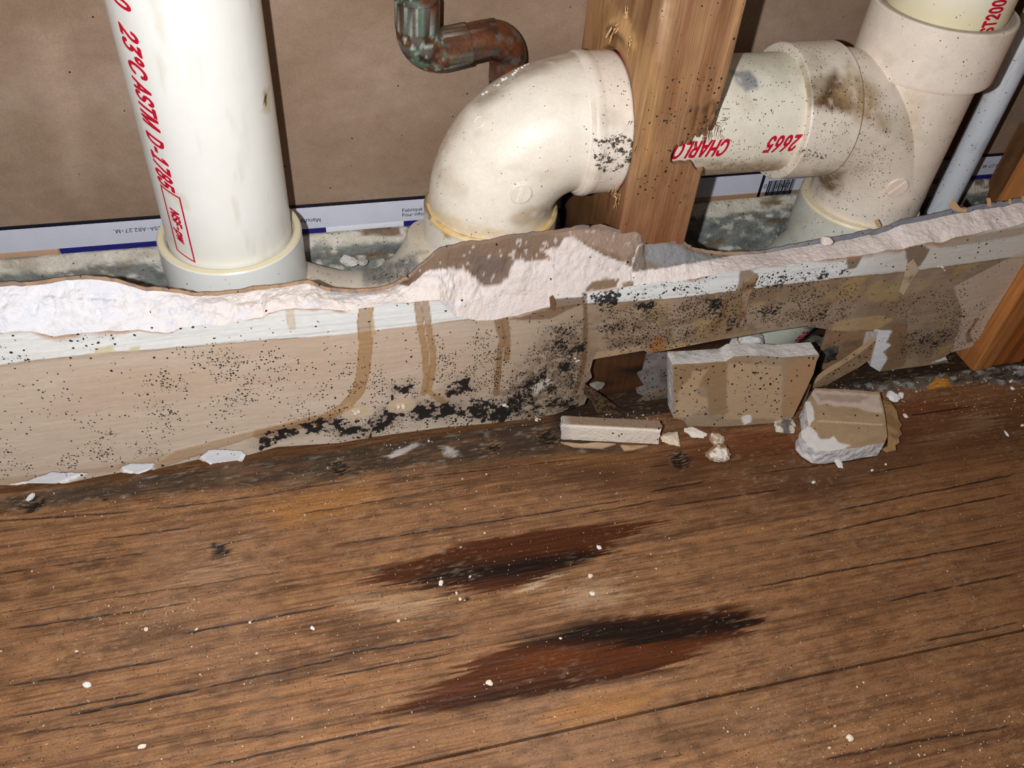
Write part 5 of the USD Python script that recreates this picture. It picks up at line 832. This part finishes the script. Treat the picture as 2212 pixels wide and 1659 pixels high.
piece('plaster_lump', 'large white lump behind the dusty fitting in the cavity', (755, 572), 9.5, 51, S(222, 218, 214), 0, 1.0, plane=88); piece('plaster_lump', 'small brownish white lump behind the dusty fitting in the cavity', (782, 573), 7, 52, S(190, 176, 162), 0, .9, plane=88, spots=S(226, 222, 216))
for k, (q, sz, lab) in enumerate((((1540, 742), 19, 'left white rubble lump inside the gap above the large upright piece'), ((1622, 732), 20, 'right white rubble lump inside the gap above the large upright piece'), ((1580, 738), 15, 'grey-white rubble lump between the two large ones in the gap'), ((1494, 752), 11, 'narrow white rubble sliver at the left end of the gap'))):
    p = aty(*q, 24 + 2 * (k % 2)); v, f = lump(sz, 61 + k, .9); put(None, 'rubble_lump', (v + p - [0, 0, 2], f), M_CRUMB, S(226, 222, 220), smooth=35, label=lab, cat='debris')
p = aty(1772, 752, 16); v, f = lump(22, 71, 1.2, 3, .6); put(None, 'mouldy_clump', (v + p, f), M_MORTAR, lambda q: blend(np.tile(S(92, 88, 80), (len(q), 1)), S(40, 38, 36), np.clip((fbm(q * .3, 4, 72) - .45) * 6, 0, 1)), [.6, .3, 0], smooth=35, label='dark mouldy clump beside the red-lettered pipe in the gap', cat='debris')
# scraps of paper inside the openings
def scrap(name, label, pts, Y0, lean, seed, a, b, thick=.8, msk=(.1, 0, 0)):
    uv = on_y(pts, Y0); z0 = uv[:, 1].min()
    def fr(q): return np.c_[q[:, 0], Y0 + lean * (q[:, 1] - z0) + .8 * (fbm(np.c_[q * .12, 0 * q[:, 0]], 3, seed) - .5), q[:, 1]]
    v, f, t, s = closed_slab(uv, .8, fr, lambda q: fr(q) + [0, thick, 0], rows=2, rough=.1, seed=seed)
    return put(None, name, (v, f), M_PAPER, pcol(a, b, seed), msk, label=label, cat='scrap')
scrap('paper_scrap', 'grey dusty paper scrap inside the hole, left of the large upright piece', [(1396, 764), (1442, 762), (1446, 846), (1425, 850), (1400, 858), (1376, 850), (1374, 840), (1392, 835), (1376, 808), (1388, 800)], 9.0, .0, 461, S(132, 122, 118), S(104, 96, 92), msk=(.35, .1, 0))
scrap('paper_scrap', 'brownish grey paper scrap below the other scrap in the hole', [(1352, 888), (1392, 864), (1418, 850), (1450, 846), (1452, 890), (1400, 894), (1360, 900)], 3.0, .12, 462, S(124, 106, 88), S(90, 78, 66), msk=(.3, .1, 0))
scrap('paper_scrap', 'small grey scrap at the left side of the hole', [(1273, 831), (1290, 825), (1308, 828), (1300, 840), (1285, 846)], 8.0, .0, 463, S(140, 134, 126), S(176, 166, 150))
scrap('paper_scrap', 'plain tan paper behind the diagonal drywall sliver', [(1786, 714), (1896, 716), (1897, 750), (1850, 780), (1775, 800), (1768, 770)], 11.2, .0, 464, S(158, 126, 96), S(140, 110, 82), msk=(.04, 0, 0))
def sliver_col(v): return blend(blend(np.tile(S(170, 140, 108), (len(v), 1)), S(206, 184, 156), np.clip((v[:, 2] - np.interp(v[:, 0], [440, 505], [24, 38])) / 2, 0, 1) * .6), S(140, 112, 84), np.clip((fbm(v * .15, 4, 471) - .5) * 6, 0, 1) * .5)
uvp = [(1738, 846), (1752, 815), (1776, 798), (1820, 776), (1860, 752), (1894, 728), (1898, 758), (1880, 772), (1850, 790), (1800, 812), (1775, 824), (1756, 838), (1748, 852)]
uv = on_y(uvp, 2.0); frs = lambda q: np.c_[q[:, 0], 2 - .22 * (505 - q[:, 0]) * .5 + .6 * (fbm(np.c_[q * .1, 0 * q[:, 0]], 3, 472) - .5), q[:, 1]]
v, f, t, s = closed_slab(uv, .75, frs, lambda q: frs(q) + [0, 3.2, .6], rows=5, rough=.5, seed=473); sl = thing('drywall_sliver', 'narrow diagonal tan drywall sliver right of the large upright piece', 'debris'); put(sl, 'paper_face', (v, f), M_PAPER, sliver_col, [.15, 0, 0])
scrap('paper_scrap', 'brown folded paper corner between the upright piece and the flat drywall piece', [(1716, 880), (1728, 846), (1758, 838), (1752, 848), (1742, 868), (1722, 878)], -17.0, .2, 474, S(140, 112, 84), S(120, 94, 70), msk=(.1, 0, 0))
# crumbs one could pick up
CR = [((190, 1480), 5.0, .6, 'cream upright flake near the left end of the long floor crack'), ((316, 1360), 3.0, .8, 'white crumb left of the nail hole, on bare boards'), ((307, 1614), 4.6, .5, 'white crumb lowest on the left of the floor'), ((675, 1358), 3.4, .7, 'pale crumb left of the lower wet patch'), ((424, 1360), 2.6, .8, 'tiny white crumb below the middle nail hole'),
      ((952, 1261), 4.0, .7, 'pinkish crumb at the lower edge of the upper wet patch'), ((994, 1295), 2.8, .7, 'white crumb just below the upper wet patch'), ((1015, 1247), 2.2, .8, 'tiny white crumb within the upper wet patch'), ((1057, 1476), 4.2, .7, 'tan crumb inside the lower wet patch'), ((1294, 1184), 4.4, .7, 'pale crumb at the right tip of the upper wet patch'),
      ((1279, 1283), 4.0, .6, 'white crumb between the two wet patches'), ((1275, 1245), 3.6, .6, 'grey-white crumb under the right tip of the upper wet patch'), ((986, 1282), 2.4, .8, 'slender crumb beside the white one below the upper wet patch'), ((1211, 1380), 2.2, .8, 'tiny crumb at the dark upper rim of the lower wet patch'), ((1834, 1596), 5.2, .8, 'cream crumb lowest on the right of the floor'),
      ((2186, 841), 4.2, 1.0, 'cream crumb in front of the orange post'), ((2182, 826), 4.6, 1.2, 'pointed white crumb against the dirt in front of the orange post'), ((1913, 1004), 2.2, 1.0, 'tiny round crumb right of the white flake'), ((1883, 1017), 3.2, .6, 'flat crumb right of and below the white flake'), ((1757, 1043), 3.6, .7, 'white crumb below the flat drywall piece'),
      ((1850, 984), 2.8, 1.0, 'round crumb touching the front of the flat drywall piece'), ((1955, 900), 5.0, .7, 'white crumb right of the jagged paper edge'), ((2207, 921), 4.2, .8, 'white crumb at the right edge of the photograph'), ((166, 1408), 2.4, .7, 'tiny flake above the cream upright flake'), ((1005, 1100), 1.8, .8, 'tiny crumb above the upper wet patch'), ((540, 1345), 2.2, .7, 'tiny crumb among the boards left of the lower wet patch')]
for k, (q, s_, sq, lab) in enumerate(CR): piece('plaster_crumb', lab, q, s_ * .7, 500 + k, S(236, 222, 202) if k % 3 else S(240, 236, 232), .1, sq, 'plaster crumbs on the floor')
v, f = outward(sweep(np.array([(0, 0, 0), (0, 1.5, 0), (.2, 3.5, 0), (.3, 5.5, .1)]) * 1.0, [.01, .75, .7, .01], 10)); p = atz(2180, 944, .8); put(None, 'plaster_crumb', (v + p, f), M_CRUMB, S(242, 238, 232), label='slim white rod of plaster near the right edge of the floor', cat='debris', group='plaster crumbs on the floor')
V, F = [], []
for k in range(26):
    u = rng.uniform(0, 1); pxl = (1036 + 116 * u, 208 - 78 * u + rng.normal(0, 2)); P, n = cast(pxl, ELBOW)
    v, f = lump(rng.uniform(.8, 2.4), 600 + k, .9, 1); V.append(v + P); F.append(f + sum(len(q) for q in V[:-1]))
put(None, 'plaster_grit', (np.vstack(V), np.vstack(F)), M_CRUMB, S(238, 232, 226), kind='stuff', label='white plaster grit lying along the top of the elbow', cat='dust')
# dust too fine to pick up
V, F = [], []; base = trimesh.creation.icosahedron(); bv, bf = np.array(base.vertices), np.array(base.faces)
def sprinkle(n, fx, size, z=0.0):
    for _ in range(n):
        p = fx(); s_ = min(1.6, size * rng.lognormal(0, .5)); q = bv * s_ * .5 * rng.uniform(.6, 1.3, 3); V.append(q + p + [0, 0, s_ * .2]); F.append(bf + 12 * len(F))
def uni(x0, x1, y0, y1):
    def g():
        while True:
            p = atz(rng.uniform(x0, x1), rng.uniform(y0, y1), .1)
            if p[1] < -2: return p
    return g
sprinkle(3000, uni(-50, 2260, 960, 1680), .26); sprinkle(500, uni(-50, 1400, 980, 1120), .28); sprinkle(260, uni(1560, 2250, 1520, 1680), .38); sprinkle(160, uni(200, 420, 1290, 1360), .32); sprinkle(200, uni(1900, 2230, 800, 900), .4); sprinkle(200, uni(400, 900, 1320, 1480), .32); sprinkle(120, uni(920, 1300, 1130, 1300), .28)
put(None, 'plaster_dust', (np.vstack(V), np.vstack(F)), M_CRUMB, S(226, 206, 178), smooth=False, kind='stuff', label='fine pale plaster dust scattered over the plywood floor', cat='dust')
def soil():
    p = atz(rng.uniform(1250, 1480), rng.uniform(890, 945), .3); return p
V, F = [], []; sprinkle(200, soil, .8); sprinkle(260, lambda: atz(rng.uniform(1770, 2230), 0, .4) * 0 + (lambda x: atz(x, 848 - (x - 1770) * .09 + rng.normal(0, 12), .8))(rng.uniform(1770, 2230)), .6)
sprinkle(120, lambda: (lambda x: atz(x, 985 - (x - 700) * .14 + rng.normal(0, 10), .3))(rng.uniform(700, 1230)), .5)
put(None, 'plaster_rubble', (np.vstack(V), np.vstack(F)), M_CRUMB, lambda v: blend(np.tile(S(206, 200, 194), (len(v), 1)), S(96, 88, 80), (noise(v * .4, 3) > .5) * .9), smooth=False, kind='stuff', label='grey plaster rubble along the foot of the broken strip', cat='dust')
